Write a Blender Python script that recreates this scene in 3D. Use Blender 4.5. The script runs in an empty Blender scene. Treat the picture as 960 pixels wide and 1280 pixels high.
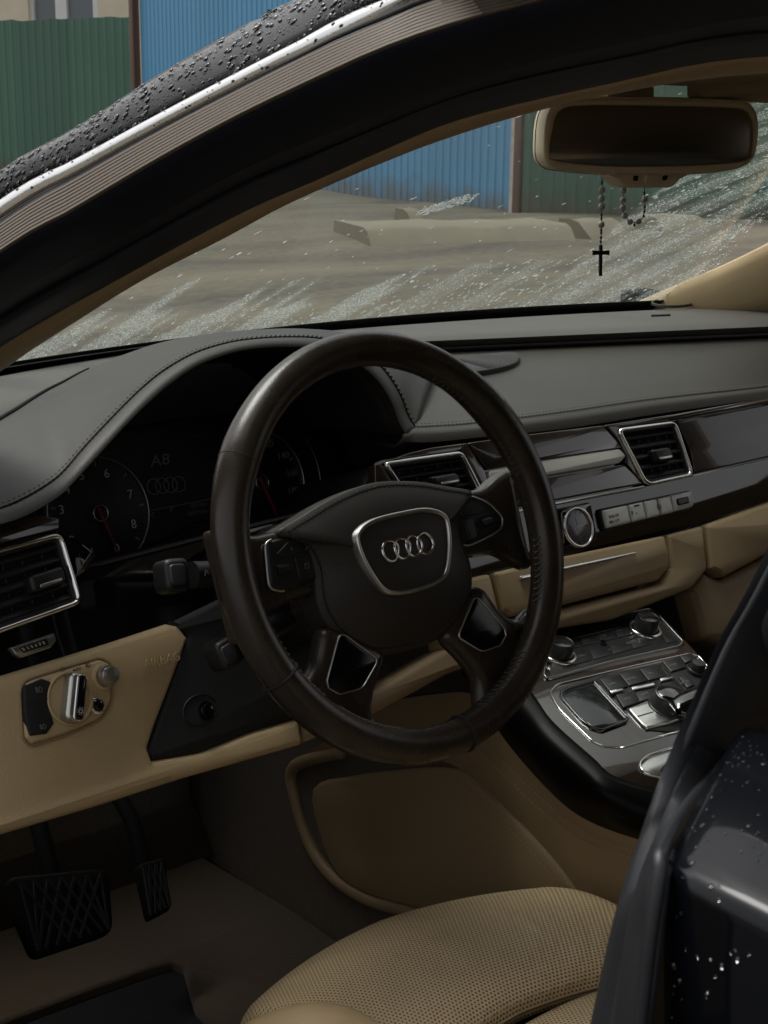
import bpy, bmesh, math, random
from mathutils import Vector, Matrix
from mathutils.geometry import tessellate_polygon
random.seed(7)
V = Vector
R = math.radians
scene = bpy.context.scene
col = scene.collection

# ------------------------------------------------------------------ camera
CAM = V((-1.20, -0.925, 1.23))
FPX = 1850.0                       # focal length in pixels of a 960 x 1280 frame
yaw, pitch, roll = R(40.7), R(15.0), R(0.7)
c_f = V((math.sin(yaw) * math.cos(pitch), math.cos(yaw) * math.cos(pitch), -math.sin(pitch)))
_r = V((math.cos(yaw), -math.sin(yaw), 0)); _u = _r.cross(c_f)
c_r = _r * math.cos(roll) + _u * math.sin(roll)
c_u = c_r.cross(c_f)
cam_data = bpy.data.cameras.new('camera')
cam_data.sensor_fit = 'VERTICAL'; cam_data.sensor_height = 36.0
cam_data.lens = FPX / 1280 * 36.0
cam_data.clip_start = 0.02; cam_data.clip_end = 600
cam_data.dof.use_dof = True; cam_data.dof.focus_distance = 1.33; cam_data.dof.aperture_fstop = 38
cam = bpy.data.objects.new('camera', cam_data); col.objects.link(cam)
mw = Matrix((c_r, c_u, -c_f)).transposed().to_4x4(); mw.translation = CAM
cam.matrix_world = mw
scene.camera = cam

# ------------------------------------------------------------------ sky, sun, exposure (overcast day after rain)
SUN_EL, SUN_AZ = 66.0, 350.0       # degrees; azimuth clockwise from +y
world = bpy.data.worlds.new('World'); scene.world = world; world.use_nodes = True
nt = world.node_tree; nt.nodes.clear()
sky = nt.nodes.new('ShaderNodeTexSky'); sky.sky_type = 'NISHITA'; sky.sun_disc = False
sky.sun_elevation = R(SUN_EL); sky.sun_rotation = R(SUN_AZ)
sky.air_density = 1.0; sky.dust_density = 5.0; sky.ozone_density = 1.0
hs = nt.nodes.new('ShaderNodeHueSaturation'); hs.inputs['Saturation'].default_value = 0.06
bg = nt.nodes.new('ShaderNodeBackground'); bg.inputs['Strength'].default_value = 0.15
wo = nt.nodes.new('ShaderNodeOutputWorld')
nt.links.new(sky.outputs[0], hs.inputs['Color']); nt.links.new(hs.outputs[0], bg.inputs['Color'])
nt.links.new(bg.outputs[0], wo.inputs['Surface'])
sun_data = bpy.data.lights.new('sun', 'SUN'); sun_data.energy = 1.5; sun_data.angle = R(28); sun_data.color = (1.0, 0.96, 0.9)
sun = bpy.data.objects.new('sun', sun_data); col.objects.link(sun)
sd = V((math.sin(R(SUN_AZ)) * math.cos(R(SUN_EL)), math.cos(R(SUN_AZ)) * math.cos(R(SUN_EL)), math.sin(R(SUN_EL))))
sun.rotation_euler = sd.to_track_quat('Z', 'Y').to_euler()
vs = scene.view_settings
vs.view_transform = 'Standard'; vs.look = 'None'; vs.exposure = 0.2; vs.gamma = 1.0
vs.use_curve_mapping = False
cy = scene.cycles
cy.max_bounces = 7; cy.diffuse_bounces = 4; cy.glossy_bounces = 4; cy.transmission_bounces = 6; cy.transparent_max_bounces = 12
cy.caustics_reflective = False; cy.caustics_refractive = False

# ------------------------------------------------------------------ measuring helpers
def ray(px, py): return c_f + c_r * ((px - 480) / FPX) - c_u * ((py - 640) / FPX)
def ax(px, py, axis, val):
    d = ray(px, py); i = 'xyz'.index(axis); return CAM + d * ((val - CAM[i]) / d[i])
def hit(px, py, fn, tmax=6.0):
    d = ray(px, py); t = .2; p = fn(CAM + d * t)
    while t < tmax:
        q = fn(CAM + d * (t + .02))
        if p * q <= 0: break
        p = q; t += .02
    lo, hi = t, t + .02
    for _ in range(30):
        m = (lo + hi) / 2
        if fn(CAM + d * m) * p > 0: lo = m
        else: hi = m
    return CAM + d * lo
def crop(ox, oy, s): return lambda pts: [(ox + x / s, oy + y / s) for x, y in pts]
def crv(pts, n, closed=False):
    """Catmull-Rom through tuples, resampled to n points by chord length."""
    P = [V(p) if len(p) < 5 else p for p in pts]
    m = len(P); segs = m if closed else m - 1
    fine = []; K = 14
    for i in range(segs):
        if closed: a, b, c, d = P[i - 1], P[i], P[(i + 1) % m], P[(i + 2) % m]
        else: a, b, c, d = P[max(i - 1, 0)], P[i], P[i + 1], P[min(i + 2, m - 1)]
        for k in range(K):
            t = k / K
            fine.append(.5 * ((2 * b) + (c - a) * t + (2 * a - 5 * b + 4 * c - d) * t * t + (3 * b - a - 3 * c + d) * t ** 3))
    fine.append(P[0] if closed else P[-1])
    L = [0]
    for i in range(1, len(fine)): L.append(L[-1] + (fine[i] - fine[i - 1]).length)
    out = []; j = 0; cnt = n if closed else n - 1
    for i in range(n):
        s = L[-1] * i / cnt
        while j < len(L) - 2 and L[j + 1] < s: j += 1
        f = (s - L[j]) / max(L[j + 1] - L[j], 1e-9)
        out.append(fine[j].lerp(fine[j + 1], min(max(f, 0), 1)))
    return out
def rnd(pts, r, k=4):
    """Round the corners of a closed polygon (any dimension), r as a fraction of the shorter edge or a list."""
    P = [V(p) for p in pts]; m = len(P); out = []
    for i in range(m):
        rr = r[i] if isinstance(r, (list, tuple)) else r
        a, b, c = P[i - 1], P[i], P[(i + 1) % m]
        l = min((a - b).length, (c - b).length) * rr
        if l < 1e-9: out.append(b); continue
        p0 = b + (a - b).normalized() * l; p1 = b + (c - b).normalized() * l
        for q in range(k + 1):
            t = q / k; out.append(p0.lerp(b, t).lerp(b.lerp(p1, t), t))
    return out

# ------------------------------------------------------------------ mesh helpers
def capfaces(P, n, idx):
    n = V(n).normalized(); a = V((1, 0, 0)) if abs(n.x) < .8 else V((0, 1, 0)); a = (a - n * a.dot(n)).normalized(); b = n.cross(a)
    return [tuple(idx[i] for i in t) for t in tessellate_polygon([[V((p.dot(a), p.dot(b), 0)) for p in P]])]
class MB:
    def __init__(s): s.v = []; s.f = []; s.uv = None
    def add(s, vs, fs):
        o = len(s.v); s.v += [tuple(p) for p in vs]; s.f += [tuple(i + o for i in f) for f in fs]
    def loft(s, rows, cu=False, cv=False):
        n = len(rows[0]); m = len(rows); o = len(s.v)
        for r_ in rows: s.v += [tuple(p) for p in r_]
        for i in range(m if cu else m - 1):
            for j in range(n if cv else n - 1):
                a = i; b = (i + 1) % m; c = (j + 1) % n
                s.f.append((o + a * n + j, o + a * n + c, o + b * n + c, o + b * n + j))
        return s
    def tube(s, path, r, n=8, closed=False, cap=True, sq=1.0):
        P = [V(p) for p in path]; m = len(P); rows = []; nrm = None
        for i in range(m):
            t = (P[(i + 1) % m] - P[i - 1]) if closed else (P[min(i + 1, m - 1)] - P[max(i - 1, 0)])
            t.normalize()
            if nrm is None:
                nrm = V((0, 0, 1)) if abs(t.z) < .9 else V((1, 0, 0))
            nrm = (nrm - t * nrm.dot(t)).normalized(); b = t.cross(nrm)
            rr = r[i] if isinstance(r, (list, tuple)) else r
            rows.append([P[i] + nrm * (rr * math.cos(2 * math.pi * k / n)) + b * (rr * sq * math.sin(2 * math.pi * k / n)) for k in range(n)])
        o = len(s.v); s.loft(rows, cu=closed, cv=True)
        if cap and not closed:
            s.f.append(tuple(o + k for k in range(n))[::-1]); s.f.append(tuple(o + (m - 1) * n + k for k in range(n)))
        return s
    def box(s, c, sx, sy, sz, rot=None):
        M = rot or Matrix.Identity(3); c = V(c)
        vs = [c + M @ V((x * sx / 2, y * sy / 2, z * sz / 2)) for x in (-1, 1) for y in (-1, 1) for z in (-1, 1)]
        s.add(vs, [(0, 1, 3, 2), (4, 6, 7, 5), (0, 4, 5, 1), (2, 3, 7, 6), (0, 2, 6, 4), (1, 5, 7, 3)]); return s
    def plate(s, pts, n, h=.002, d=.004, b=.0008, crown=0.0):
        """Closed outline on a surface -> solid plate with bevelled front edge; front at +h, back at -d along n."""
        P = [V(p) for p in pts]; n = V(n).normalized()
        I1 = inset(P, n, b * .35); I2 = inset(P, n, b)
        m = len(P)
        rows = [[p - n * d for p in P], [p + n * (h - b) for p in P], [p + n * (h - b * .3) for p in I1], [p + n * h for p in I2]]
        if crown:
            c = sum(P, V((0, 0, 0))) / m
            for q, hh in ((.8, .45), (.5, .82), (.2, .98)):
                rows.append([c + (p - c) * q + n * (h + crown * hh) for p in I2])
        o = len(s.v); s.loft(rows, cv=True)
        L0 = (len(rows) - 1) * m
        s.f += capfaces(rows[0], n, [o + i for i in range(m)]); s.f += capfaces(rows[-1], n, [o + L0 + i for i in range(m)])
        return s
    def ring(s, pts, n, w, h=.002, d=.004, b=.0006):
        """Closed outline -> raised frame of width w (outline is the outer edge)."""
        P = [V(p) for p in pts]; n = V(n).normalized()
        A = inset(P, n, b); B = inset(P, n, w - b); C_ = inset(P, n, w)
        rows = [[p - n * d for p in P], [p + n * (h - b) for p in P], [p + n * h for p in A], [p + n * h for p in B], [p + n * (h - b) for p in C_], [p - n * d for p in C_]]
        s.loft(rows, cu=True, cv=True); return s
    def build(s, name, mat, parent=None, smooth=40, kind=None, label=None, solid=0, off=-1, fix=True, uvs=None):
        me = bpy.data.meshes.new(name); me.from_pydata(s.v, [], s.f); me.validate(verbose=False)
        if fix:
            bm = bmesh.new(); bm.from_mesh(me); bmesh.ops.recalc_face_normals(bm, faces=bm.faces); bm.to_mesh(me); bm.free()
        if mat: me.materials.append(M[mat] if isinstance(mat, str) else mat)
        if smooth:
            me.polygons.foreach_set('use_smooth', [True] * len(me.polygons))
            if smooth < 180: me.set_sharp_from_angle(angle=R(smooth))
        if uvs and len(uvs) == len(me.vertices):
            l = me.uv_layers.new(name='UVMap')
            for lp in me.loops: l.data[lp.index].uv = uvs[lp.vertex_index]
        o = bpy.data.objects.new(name, me); col.objects.link(o)
        if parent is not None: o.parent = parent
        if kind: o['kind'] = kind
        if label: o['label'] = label
        if solid:
            md = o.modifiers.new('thickness', 'SOLIDIFY'); md.thickness = solid; md.offset = off
        return o
def inset(P, n, w):
    m = len(P); out = []
    ar = V((0, 0, 0))
    for i in range(m): ar += P[i].cross(P[(i + 1) % m])
    sgn = 1 if ar.dot(n) > 0 else -1
    for i in range(m):
        a = P[i] - P[i - 1]; b = P[(i + 1) % m] - P[i]
        if a.length < 1e-9: a = b
        if b.length < 1e-9: b = a
        na = n.cross(a.normalized()); nb = n.cross(b.normalized())
        k = na + nb
        if k.length < 1e-6: k = na
        k.normalize(); c = max(k.dot(na), .45)
        out.append(P[i] + k * (w * sgn / c))
    return out
def thing(name, label, cat, loc=(0, 0, 0), group=None):
    o = bpy.data.objects.new(name, None); col.objects.link(o); o.empty_display_size = .05
    o['label'] = label; o['category'] = cat; o['kind'] = 'thing'
    if group: o['group'] = group
    return o
def tag(o, label, cat, group=None):
    o['label'] = label; o['category'] = cat; o['kind'] = 'thing'
    if group: o['group'] = group
    return o
def text(s, org, right, n, size, mat, parent, name='lettering', align='LEFT', shear=0, ext=.0002, sx=1.0):
    cu = bpy.data.curves.new(name, 'FONT'); cu.body = s; cu.size = size; cu.align_x = align; cu.shear = shear
    cu.extrude = ext; cu.resolution_u = 3
    t = bpy.data.objects.new(name + '_tmp', cu)
    me = bpy.data.meshes.new_from_object(t)
    n = V(n).normalized(); r_ = V(right); r_ = (r_ - n * r_.dot(n)).normalized(); u_ = n.cross(r_)
    mx = Matrix((r_ * sx, u_, n)).transposed().to_4x4(); mx.translation = V(org)
    me.transform(mx); me.name = name
    bpy.data.objects.remove(t); bpy.data.curves.remove(cu)
    me.materials.clear(); me.materials.append(M[mat])
    o = bpy.data.objects.new(name, me); col.objects.link(o)
    if parent is not None: o.parent = parent
    return o
def stitches(path, n_, mat, parent, name='stitching', ln=.0035, gap=.0022, r=.00045, slant=0.0):
    """Row of single stitches lying on a curve; n_ = surface normal."""
    mb = MB(); P = [V(p) for p in path]; L = [0]
    for i in range(1, len(P)): L.append(L[-1] + (P[i] - P[i - 1]).length)
    def at(s):
        j = 0
        while j < len(L) - 2 and L[j + 1] < s: j += 1
        return P[j].lerp(P[j + 1], (s - L[j]) / max(L[j + 1] - L[j], 1e-9))
    s = 0
    while s + ln < L[-1]:
        a, b = at(s), at(s + ln); t = (b - a).normalized()
        n = V(n_(a) if callable(n_) else n_).normalized(); w = t.cross(n).normalized()
        if slant: b = b + w * slant; a = a - w * slant
        mid = (a + b) / 2 + n * r
        mb.add([a + w * r, a - w * r, mid + w * r + n * r, mid - w * r + n * r, b + w * r, b - w * r], [(0, 1, 3, 2), (2, 3, 5, 4), (0, 2, 4), (1, 5, 3)])
        s += ln + gap
    if mb.v: return mb.build(name, mat, parent, smooth=0, kind='stuff', fix=False)
def strokes(polys, org, right, n, w, mat, parent, name='symbol', h=.0003):
    """Printed symbol: 2D polylines (metres) drawn as raised thin strokes in the frame (right, n)."""
    n = V(n).normalized(); r_ = V(right); r_ = (r_ - n * r_.dot(n)).normalized(); u_ = n.cross(r_); mb = MB(); org = V(org)
    for pl in polys:
        for (x0, y0), (x1, y1) in zip(pl[:-1], pl[1:]):
            a = org + r_ * x0 + u_ * y0; b = org + r_ * x1 + u_ * y1; t = (b - a)
            if t.length < 1e-7: continue
            t.normalize(); k = t.cross(n) * (w / 2)
            a = a - t * w * .3; b = b + t * w * .3
            mb.add([a + k, a - k, b - k, b + k, a + k + n * h, a - k + n * h, b - k + n * h, b + k + n * h], [(4, 5, 6, 7), (0, 1, 5, 4), (1, 2, 6, 5), (2, 3, 7, 6), (3, 0, 4, 7)])
    return mb.build(name, mat, parent, smooth=0, fix=False)
def arc(cx, cy, r, a0, a1, k=10): return [(cx + r * math.cos(R(a0 + (a1 - a0) * i / k)), cy + r * math.sin(R(a0 + (a1 - a0) * i / k))) for i in range(k + 1)]
def drops(items, name, mat, parent, seg=7, rings=2, base=True):
    """items: (pos, normal, radius, along, elongation, height) -> closed low domes in one mesh."""
    mb = MB()
    for p, n, r, t, e, h in items:
        t = (t - n * t.dot(n)).normalized(); w = n.cross(t); o = len(mb.v); wob = random.random() * 6
        for q in range(rings):
            rr = r * (1 - .34 * q) if q else r; hh = h * r * (.0 if q == 0 else .75)
            for k in range(seg):
                an = 2 * math.pi * k / seg; f = 1 + .18 * math.sin(2 * an + wob)
                mb.v.append(tuple(p + t * (math.cos(an) * rr * e * f) + w * (math.sin(an) * rr * f) + n * hh))
        mb.v.append(tuple(p + n * h * r))
        for q in range(rings - 1):
            for k in range(seg): mb.f.append((o + q * seg + k, o + q * seg + (k + 1) % seg, o + (q + 1) * seg + (k + 1) % seg, o + (q + 1) * seg + k))
        b = o + (rings - 1) * seg
        for k in range(seg): mb.f.append((b + k, b + (k + 1) % seg, o + rings * seg))
        if base: mb.f.append(tuple(o + k for k in range(seg))[::-1])
    return mb.build(name, mat, parent, smooth=180, kind='stuff', fix=False)
def gridpt(rows, u, v):
    m = len(rows) - 1; n = len(rows[0]) - 1
    i = min(int(u * m), m - 1); j = min(int(v * n), n - 1); a = u * m - i; b = v * n - j
    p00, p01, p10, p11 = (V(rows[i][j]), V(rows[i][j + 1]), V(rows[i + 1][j]), V(rows[i + 1][j + 1]))
    p = p00.lerp(p01, b).lerp(p10.lerp(p11, b), a)
    tu = (p10 - p00); tv = (p01 - p00)
    return p, tu.cross(tv).normalized(), tv.normalized()

# ------------------------------------------------------------------ materials (all procedural)
M = {}
def mat(name, c, rough=.5, metal=0.0, coat=0.0, bump=None, var=None, spec=.5, sheen=0.0, croug=.03):
    m = bpy.data.materials.new(name); m.use_nodes = True; t = m.node_tree; b = t.nodes['Principled BSDF']
    b.inputs['Base Color'].default_value = (*c, 1); b.inputs['Roughness'].default_value = rough; b.inputs['Metallic'].default_value = metal
    b.inputs['Specular IOR Level'].default_value = spec
    b.inputs['Coat Weight'].default_value = coat; b.inputs['Coat Roughness'].default_value = croug
    if sheen: b.inputs['Sheen Weight'].default_value = sheen
    tc = t.nodes.new('ShaderNodeTexCoord')
    if var:        # (scale, amount, roughness amount): soft uneven colour and gloss
        n = t.nodes.new('ShaderNodeTexNoise'); n.inputs['Scale'].default_value = var[0]; n.inputs['Detail'].default_value = 6
        t.links.new(tc.outputs['Object'], n.inputs['Vector'])
        mx = t.nodes.new('ShaderNodeMix'); mx.data_type = 'RGBA'
        k = var[1]
        mx.inputs[6].default_value = (*[x * (1 - k) for x in c], 1); mx.inputs[7].default_value = (*[min(x * (1 + k), 1) for x in c], 1)
        t.links.new(n.outputs['Fac'], mx.inputs[0]); t.links.new(mx.outputs[2], b.inputs['Base Color'])
        if len(var) > 2:
            mr = t.nodes.new('ShaderNodeMapRange'); mr.inputs[1].default_value = .3; mr.inputs[2].default_value = .7
            mr.inputs[3].default_value = max(rough - var[2], .02); mr.inputs[4].default_value = rough + var[2]
            t.links.new(n.outputs['Fac'], mr.inputs[0]); t.links.new(mr.outputs[0], b.inputs['Roughness'])
    if bump:       # list of (kind, scale, strength)
        last = None
        for kind, sc, st in bump:
            if kind == 'noise': n = t.nodes.new('ShaderNodeTexNoise'); n.inputs['Detail'].default_value = 5; out = n.outputs['Fac']
            else: n = t.nodes.new('ShaderNodeTexVoronoi'); out = n.outputs['Distance']
            n.inputs['Scale'].default_value = sc; t.links.new(tc.outputs['Object'], n.inputs['Vector'])
            bp = t.nodes.new('ShaderNodeBump'); bp.inputs['Strength'].default_value = st; bp.inputs['Distance'].default_value = .002
            t.links.new(out, bp.inputs['Height'])
            if last: t.links.new(last.outputs[0], bp.inputs['Normal'])
            last = bp
        t.links.new(last.outputs[0], b.inputs['Normal'])
    M[name] = m; return m
GRAIN = [('voronoi', 700, .10), ('noise', 1800, .06)]
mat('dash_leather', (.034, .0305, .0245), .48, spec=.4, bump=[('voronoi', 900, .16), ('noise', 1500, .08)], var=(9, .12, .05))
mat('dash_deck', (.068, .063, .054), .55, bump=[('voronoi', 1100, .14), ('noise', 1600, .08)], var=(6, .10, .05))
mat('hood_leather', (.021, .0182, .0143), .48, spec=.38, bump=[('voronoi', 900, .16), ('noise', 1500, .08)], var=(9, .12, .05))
mat('wheel_leather', (.030, .023, .0175), .25, bump=[('noise', 260, .05), ('voronoi', 1000, .06)], var=(26, .2, .09))
mat('cover_leather', (.026, .022, .0185), .50, bump=[('voronoi', 1200, .16), ('noise', 1700, .10)], var=(20, .1, .05))
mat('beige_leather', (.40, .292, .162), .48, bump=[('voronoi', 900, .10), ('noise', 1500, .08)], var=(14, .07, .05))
mat('beige_plastic', (.49, .362, .20), .50, bump=[('voronoi', 750, .16), ('noise', 1500, .14)], var=(11, .05, .05))
mat('beige_fabric', (.36, .285, .19), .9, bump=[('noise', 1300, .4)], var=(60, .06))
mat('mirror_beige', (.78, .68, .50), .5, bump=[('voronoi', 1500, .06)], var=(30, .03))
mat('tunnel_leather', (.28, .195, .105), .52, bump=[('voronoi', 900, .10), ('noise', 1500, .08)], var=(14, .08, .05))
mat('black_gloss', (.004, .004, .0045), .06, coat=1.0, var=(40, .2, .03))
mat('black_plastic', (.009, .009, .0095), .45, bump=[('voronoi', 1300, .08)])
mat('black_soft', (.006, .006, .0065), .7, bump=[('noise', 900, .2)])
mat('rubber', (.0095, .0105, .013), .48, var=(30, .15, .06))
mat('car_paint', (.0025, .003, .0045), .3, coat=.5, croug=.05, var=(600, .25), spec=.08)
mat('jamb_paint', (.005, .008, .018), .6, spec=.3)
mat('flank_black', (.003, .0027, .0027), .38, spec=.09)
mat('seal_rubber', (.040, .046, .060), .5, spec=.4)
mat('chrome', (.90, .90, .88), .16, 1.0, var=(60, .03, .03))
mat('chrome_wet', (.82, .82, .81), .13, 1.0, bump=[('noise', 420, .05)], var=(140, .06, .05))
mat('satin_metal', (.58, .58, .55), .34, 1.0, bump=[('noise', 900, .04)], var=(90, .05, .05))
mat('bar_silver', (.72, .71, .64), .42, .2, bump=[('noise', 900, .04)], var=(50, .05, .05))
mat('button_silver', (.66, .665, .62), .42, .2, bump=[('noise', 1500, .05)])
mat('dark_metal', (.10, .10, .10), .3, 1.0)
mat('ribbed', (.13, .102, .074), .5, var=(60, .15, .06))
mat('print_white', (.55, .57, .56), .6)
mat('print_dim', (.16, .17, .17), .6)
mat('print_faint', (.055, .06, .062), .6)
mat('print_dark', (.02, .02, .018), .6)
mat('needle_red', (.22, .008, .014), .45)
mat('stitch_dark', (.055, .048, .04), .7)
mat('stitch_beige', (.34, .26, .17), .8)
mat('stitch_seam', (.012, .010, .008), .8)
mat('dial_black', (.004, .0045, .005), .5)
mat('screen', (.010, .012, .013), .12, coat=.4)
mat('insert_black', (.003, .0033, .0036), .18, spec=.35)
mat('mat_carpet', (.062, .041, .019), 1.0, bump=[('noise', 700, .9), ('noise', 90, .3)], var=(260, .35), sheen=.2)
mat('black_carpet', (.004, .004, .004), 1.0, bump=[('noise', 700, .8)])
mat('bead_grey', (.46, .45, .42), .55, bump=[('noise', 400, .3)], var=(300, .25))
mat('cross_metal', (.035, .025, .018), .4, .6)
mat('mirror_glass', (.40, .38, .35), .22, 1.0)
mat('concrete', (.19, .168, .124), .9, bump=[('noise', 14, .5), ('noise', 90, .4)], var=(3, .25))
mat('house_wall', (.72, .64, .50), .9, bump=[('noise', 8, .5)], var=(2, .15))
mat('white_frame', (.75, .76, .77), .5)
mat('window_pane', (.18, .20, .22), .1)
mat('rust_post', (.10, .055, .04), .8, var=(20, .3))
mat('white_post', (.55, .47, .42), .8, var=(9, .3))
mat('sheet_green', (.080, .175, .132), .5, bump=[('noise', 3, .15)], var=(.6, .14, .08))
mat('sheet_blue', (.088, .285, .50), .5, bump=[('noise', 3, .15)], var=(.6, .10, .08))
mat('apron_dark', (.028, .028, .029), .55, bump=[('noise', 60, .5), ('noise', 7, .3)], var=(1.2, .35, .2))  # dark tone for the added ground sheet, keeps bounce light low
mat('bead_dark', (.012, .014, .017), .04, coat=.5)
mat('reflection_tone', (.42, .39, .33), .9)  # even tone for the surfaces the mirror glass reflects
def sheet_dirt(nm):
    t = M[nm].node_tree; b = t.nodes['Principled BSDF']; src = b.inputs['Base Color'].links[0].from_socket
    oi = t.nodes.new('ShaderNodeObjectInfo'); hv = t.nodes.new('ShaderNodeHueSaturation'); mr = t.nodes.new('ShaderNodeMapRange')
    mr.inputs[3].default_value = .90; mr.inputs[4].default_value = 1.10; t.links.new(oi.outputs['Random'], mr.inputs[0]); t.links.new(mr.outputs[0], hv.inputs['Value']); t.links.new(src, hv.inputs['Color'])
    tc = t.nodes.new('ShaderNodeTexCoord'); sp = t.nodes.new('ShaderNodeSeparateXYZ'); t.links.new(tc.outputs['Object'], sp.inputs[0])
    n = t.nodes.new('ShaderNodeTexNoise'); n.inputs['Scale'].default_value = 2.5; n.inputs['Detail'].default_value = 8; t.links.new(tc.outputs['Object'], n.inputs['Vector'])
    m1 = t.nodes.new('ShaderNodeMath'); m1.operation = 'MULTIPLY_ADD'; m1.inputs[1].default_value = 1.3; t.links.new(n.outputs['Fac'], m1.inputs[0])
    m2 = t.nodes.new('ShaderNodeMath'); m2.operation = 'MULTIPLY'; m2.inputs[1].default_value = -1.6; t.links.new(sp.outputs['Z'], m2.inputs[0]); t.links.new(m2.outputs[0], m1.inputs[2])
    cl_ = t.nodes.new('ShaderNodeMapRange'); cl_.inputs[1].default_value = .25; cl_.inputs[2].default_value = .8; cl_.inputs[4].default_value = .7; t.links.new(m1.outputs[0], cl_.inputs[0])
    mx = t.nodes.new('ShaderNodeMix'); mx.data_type = 'RGBA'; t.links.new(cl_.outputs[0], mx.inputs[0]); t.links.new(hv.outputs[0], mx.inputs[6]); mx.inputs[7].default_value = (.13, .11, .08, 1)
    t.links.new(mx.outputs[2], b.inputs['Base Color'])
sheet_dirt('sheet_green'); sheet_dirt('sheet_blue')
mat('pedal_rubber', (.0025, .0025, .0025), .8, spec=.2)
mat('deck_gap', (.004, .004, .005), .9)

# perforated seat leather: rows of small punched holes on UV
def perforated():
    m = mat('perforated_leather', (.54, .405, .235), .46, var=(14, .06, .05)); t = m.node_tree; b = t.nodes['Principled BSDF']
    uv = t.nodes.new('ShaderNodeUVMap'); uv.uv_map = 'UVMap'
    sep = t.nodes.new('ShaderNodeSeparateXYZ'); t.links.new(uv.outputs[0], sep.inputs[0])
    def mth(op, a, b_=None, c_=None):
        n = t.nodes.new('ShaderNodeMath'); n.operation = op
        for i, q in enumerate((a, b_, c_)):
            if q is None: continue
            if isinstance(q, (int, float)): n.inputs[i].default_value = q
            else: t.links.new(q, n.inputs[i])
        return n.outputs[0]
    PIT = .0040
    v = mth('DIVIDE', sep.outputs['Y'], PIT * .86); row = mth('FLOOR', v); fv = mth('SUBTRACT', mth('FRACT', v), .5)
    sh = mth('MULTIPLY', mth('MODULO', row, 2.0), .5)
    u = mth('ADD', mth('DIVIDE', sep.outputs['X'], PIT), sh); fu = mth('SUBTRACT', mth('FRACT', u), .5)
    d = mth('SQRT', mth('ADD', mth('MULTIPLY', fu, fu), mth('MULTIPLY', mth('MULTIPLY', fv, fv), .74)))
    mask = mth('SUBTRACT', 1.0, mth('SMOOTH_MIN', 1.0, mth('DIVIDE', d, .27), .1))
    mr = t.nodes.new('ShaderNodeMapRange'); t.links.new(d, mr.inputs[0])
    mr.inputs[1].default_value = .20; mr.inputs[2].default_value = .30; mr.inputs[3].default_value = 1; mr.inputs[4].default_value = 0
    src = b.inputs['Base Color'].links[0].from_socket
    mx = t.nodes.new('ShaderNodeMix'); mx.data_type = 'RGBA'; t.links.new(mr.outputs[0], mx.inputs[0]); t.links.new(src, mx.inputs[6])
    mx.inputs[7].default_value = (.11, .08, .045, 1); t.links.new(mx.outputs[2], b.inputs['Base Color'])
    bp = t.nodes.new('ShaderNodeBump'); bp.inputs['Strength'].default_value = .6; bp.inputs['Distance'].default_value = .001; bp.invert = True
    t.links.new(mr.outputs[0], bp.inputs['Height']); t.links.new(bp.outputs[0], b.inputs['Normal'])
    tc = t.nodes.new('ShaderNodeTexCoord'); wr = t.nodes.new('ShaderNodeTexNoise'); wr.inputs['Scale'].default_value = 17; wr.inputs['Detail'].default_value = 4; wr.inputs['Distortion'].default_value = .8
    t.links.new(tc.outputs['Object'], wr.inputs['Vector']); b2 = t.nodes.new('ShaderNodeBump'); b2.inputs['Strength'].default_value = .5; b2.inputs['Distance'].default_value = .012
    t.links.new(wr.outputs['Fac'], b2.inputs['Height']); t.links.new(b2.outputs[0], bp.inputs['Normal'])
perforated()
# dark polished veneer
def veneer():
    m = mat('wood_veneer', (.03, .02, .015), .22, coat=1.0, croug=.03); t = m.node_tree; b = t.nodes['Principled BSDF']
    tc = t.nodes.new('ShaderNodeTexCoord'); mp = t.nodes.new('ShaderNodeMapping'); mp.inputs['Scale'].default_value = (6, 40, 60)
    t.links.new(tc.outputs['Object'], mp.inputs['Vector'])
    n = t.nodes.new('ShaderNodeTexNoise'); n.inputs['Scale'].default_value = 2.2; n.inputs['Detail'].default_value = 8; n.inputs['Distortion'].default_value = 1.2
    t.links.new(mp.outputs[0], n.inputs['Vector'])
    cr = t.nodes.new('ShaderNodeValToRGB'); cr.color_ramp.elements[0].position = .3; cr.color_ramp.elements[0].color = (.010, .007, .005, 1)
    cr.color_ramp.elements[1].position = .72; cr.color_ramp.elements[1].color = (.040, .024, .017, 1)
    t.links.new(n.outputs['Fac'], cr.inputs[0]); t.links.new(cr.outputs[0], b.inputs['Base Color'])
veneer()
# thin window glass: see-through with a Fresnel reflection
def glass(name, tint, refl=1.0):
    m = bpy.data.materials.new(name); m.use_nodes = True; t = m.node_tree; t.nodes.clear()
    tr = t.nodes.new('ShaderNodeBsdfTransparent'); tr.inputs[0].default_value = (*tint, 1)
    gl = t.nodes.new('ShaderNodeBsdfGlossy'); gl.inputs['Roughness'].default_value = .02; gl.inputs[0].default_value = (refl, refl, refl, 1)
    fr = t.nodes.new('ShaderNodeFresnel'); fr.inputs[0].default_value = 1.45
    mx = t.nodes.new('ShaderNodeMixShader'); o = t.nodes.new('ShaderNodeOutputMaterial')
    t.links.new(fr.outputs[0], mx.inputs[0]); t.links.new(tr.outputs[0], mx.inputs[1]); t.links.new(gl.outputs[0], mx.inputs[2]); t.links.new(mx.outputs[0], o.inputs[0])
    M[name] = m
glass('windscreen_glass', (.86, .90, .87)); glass('tinted_glass', (.05, .06, .06))
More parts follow.
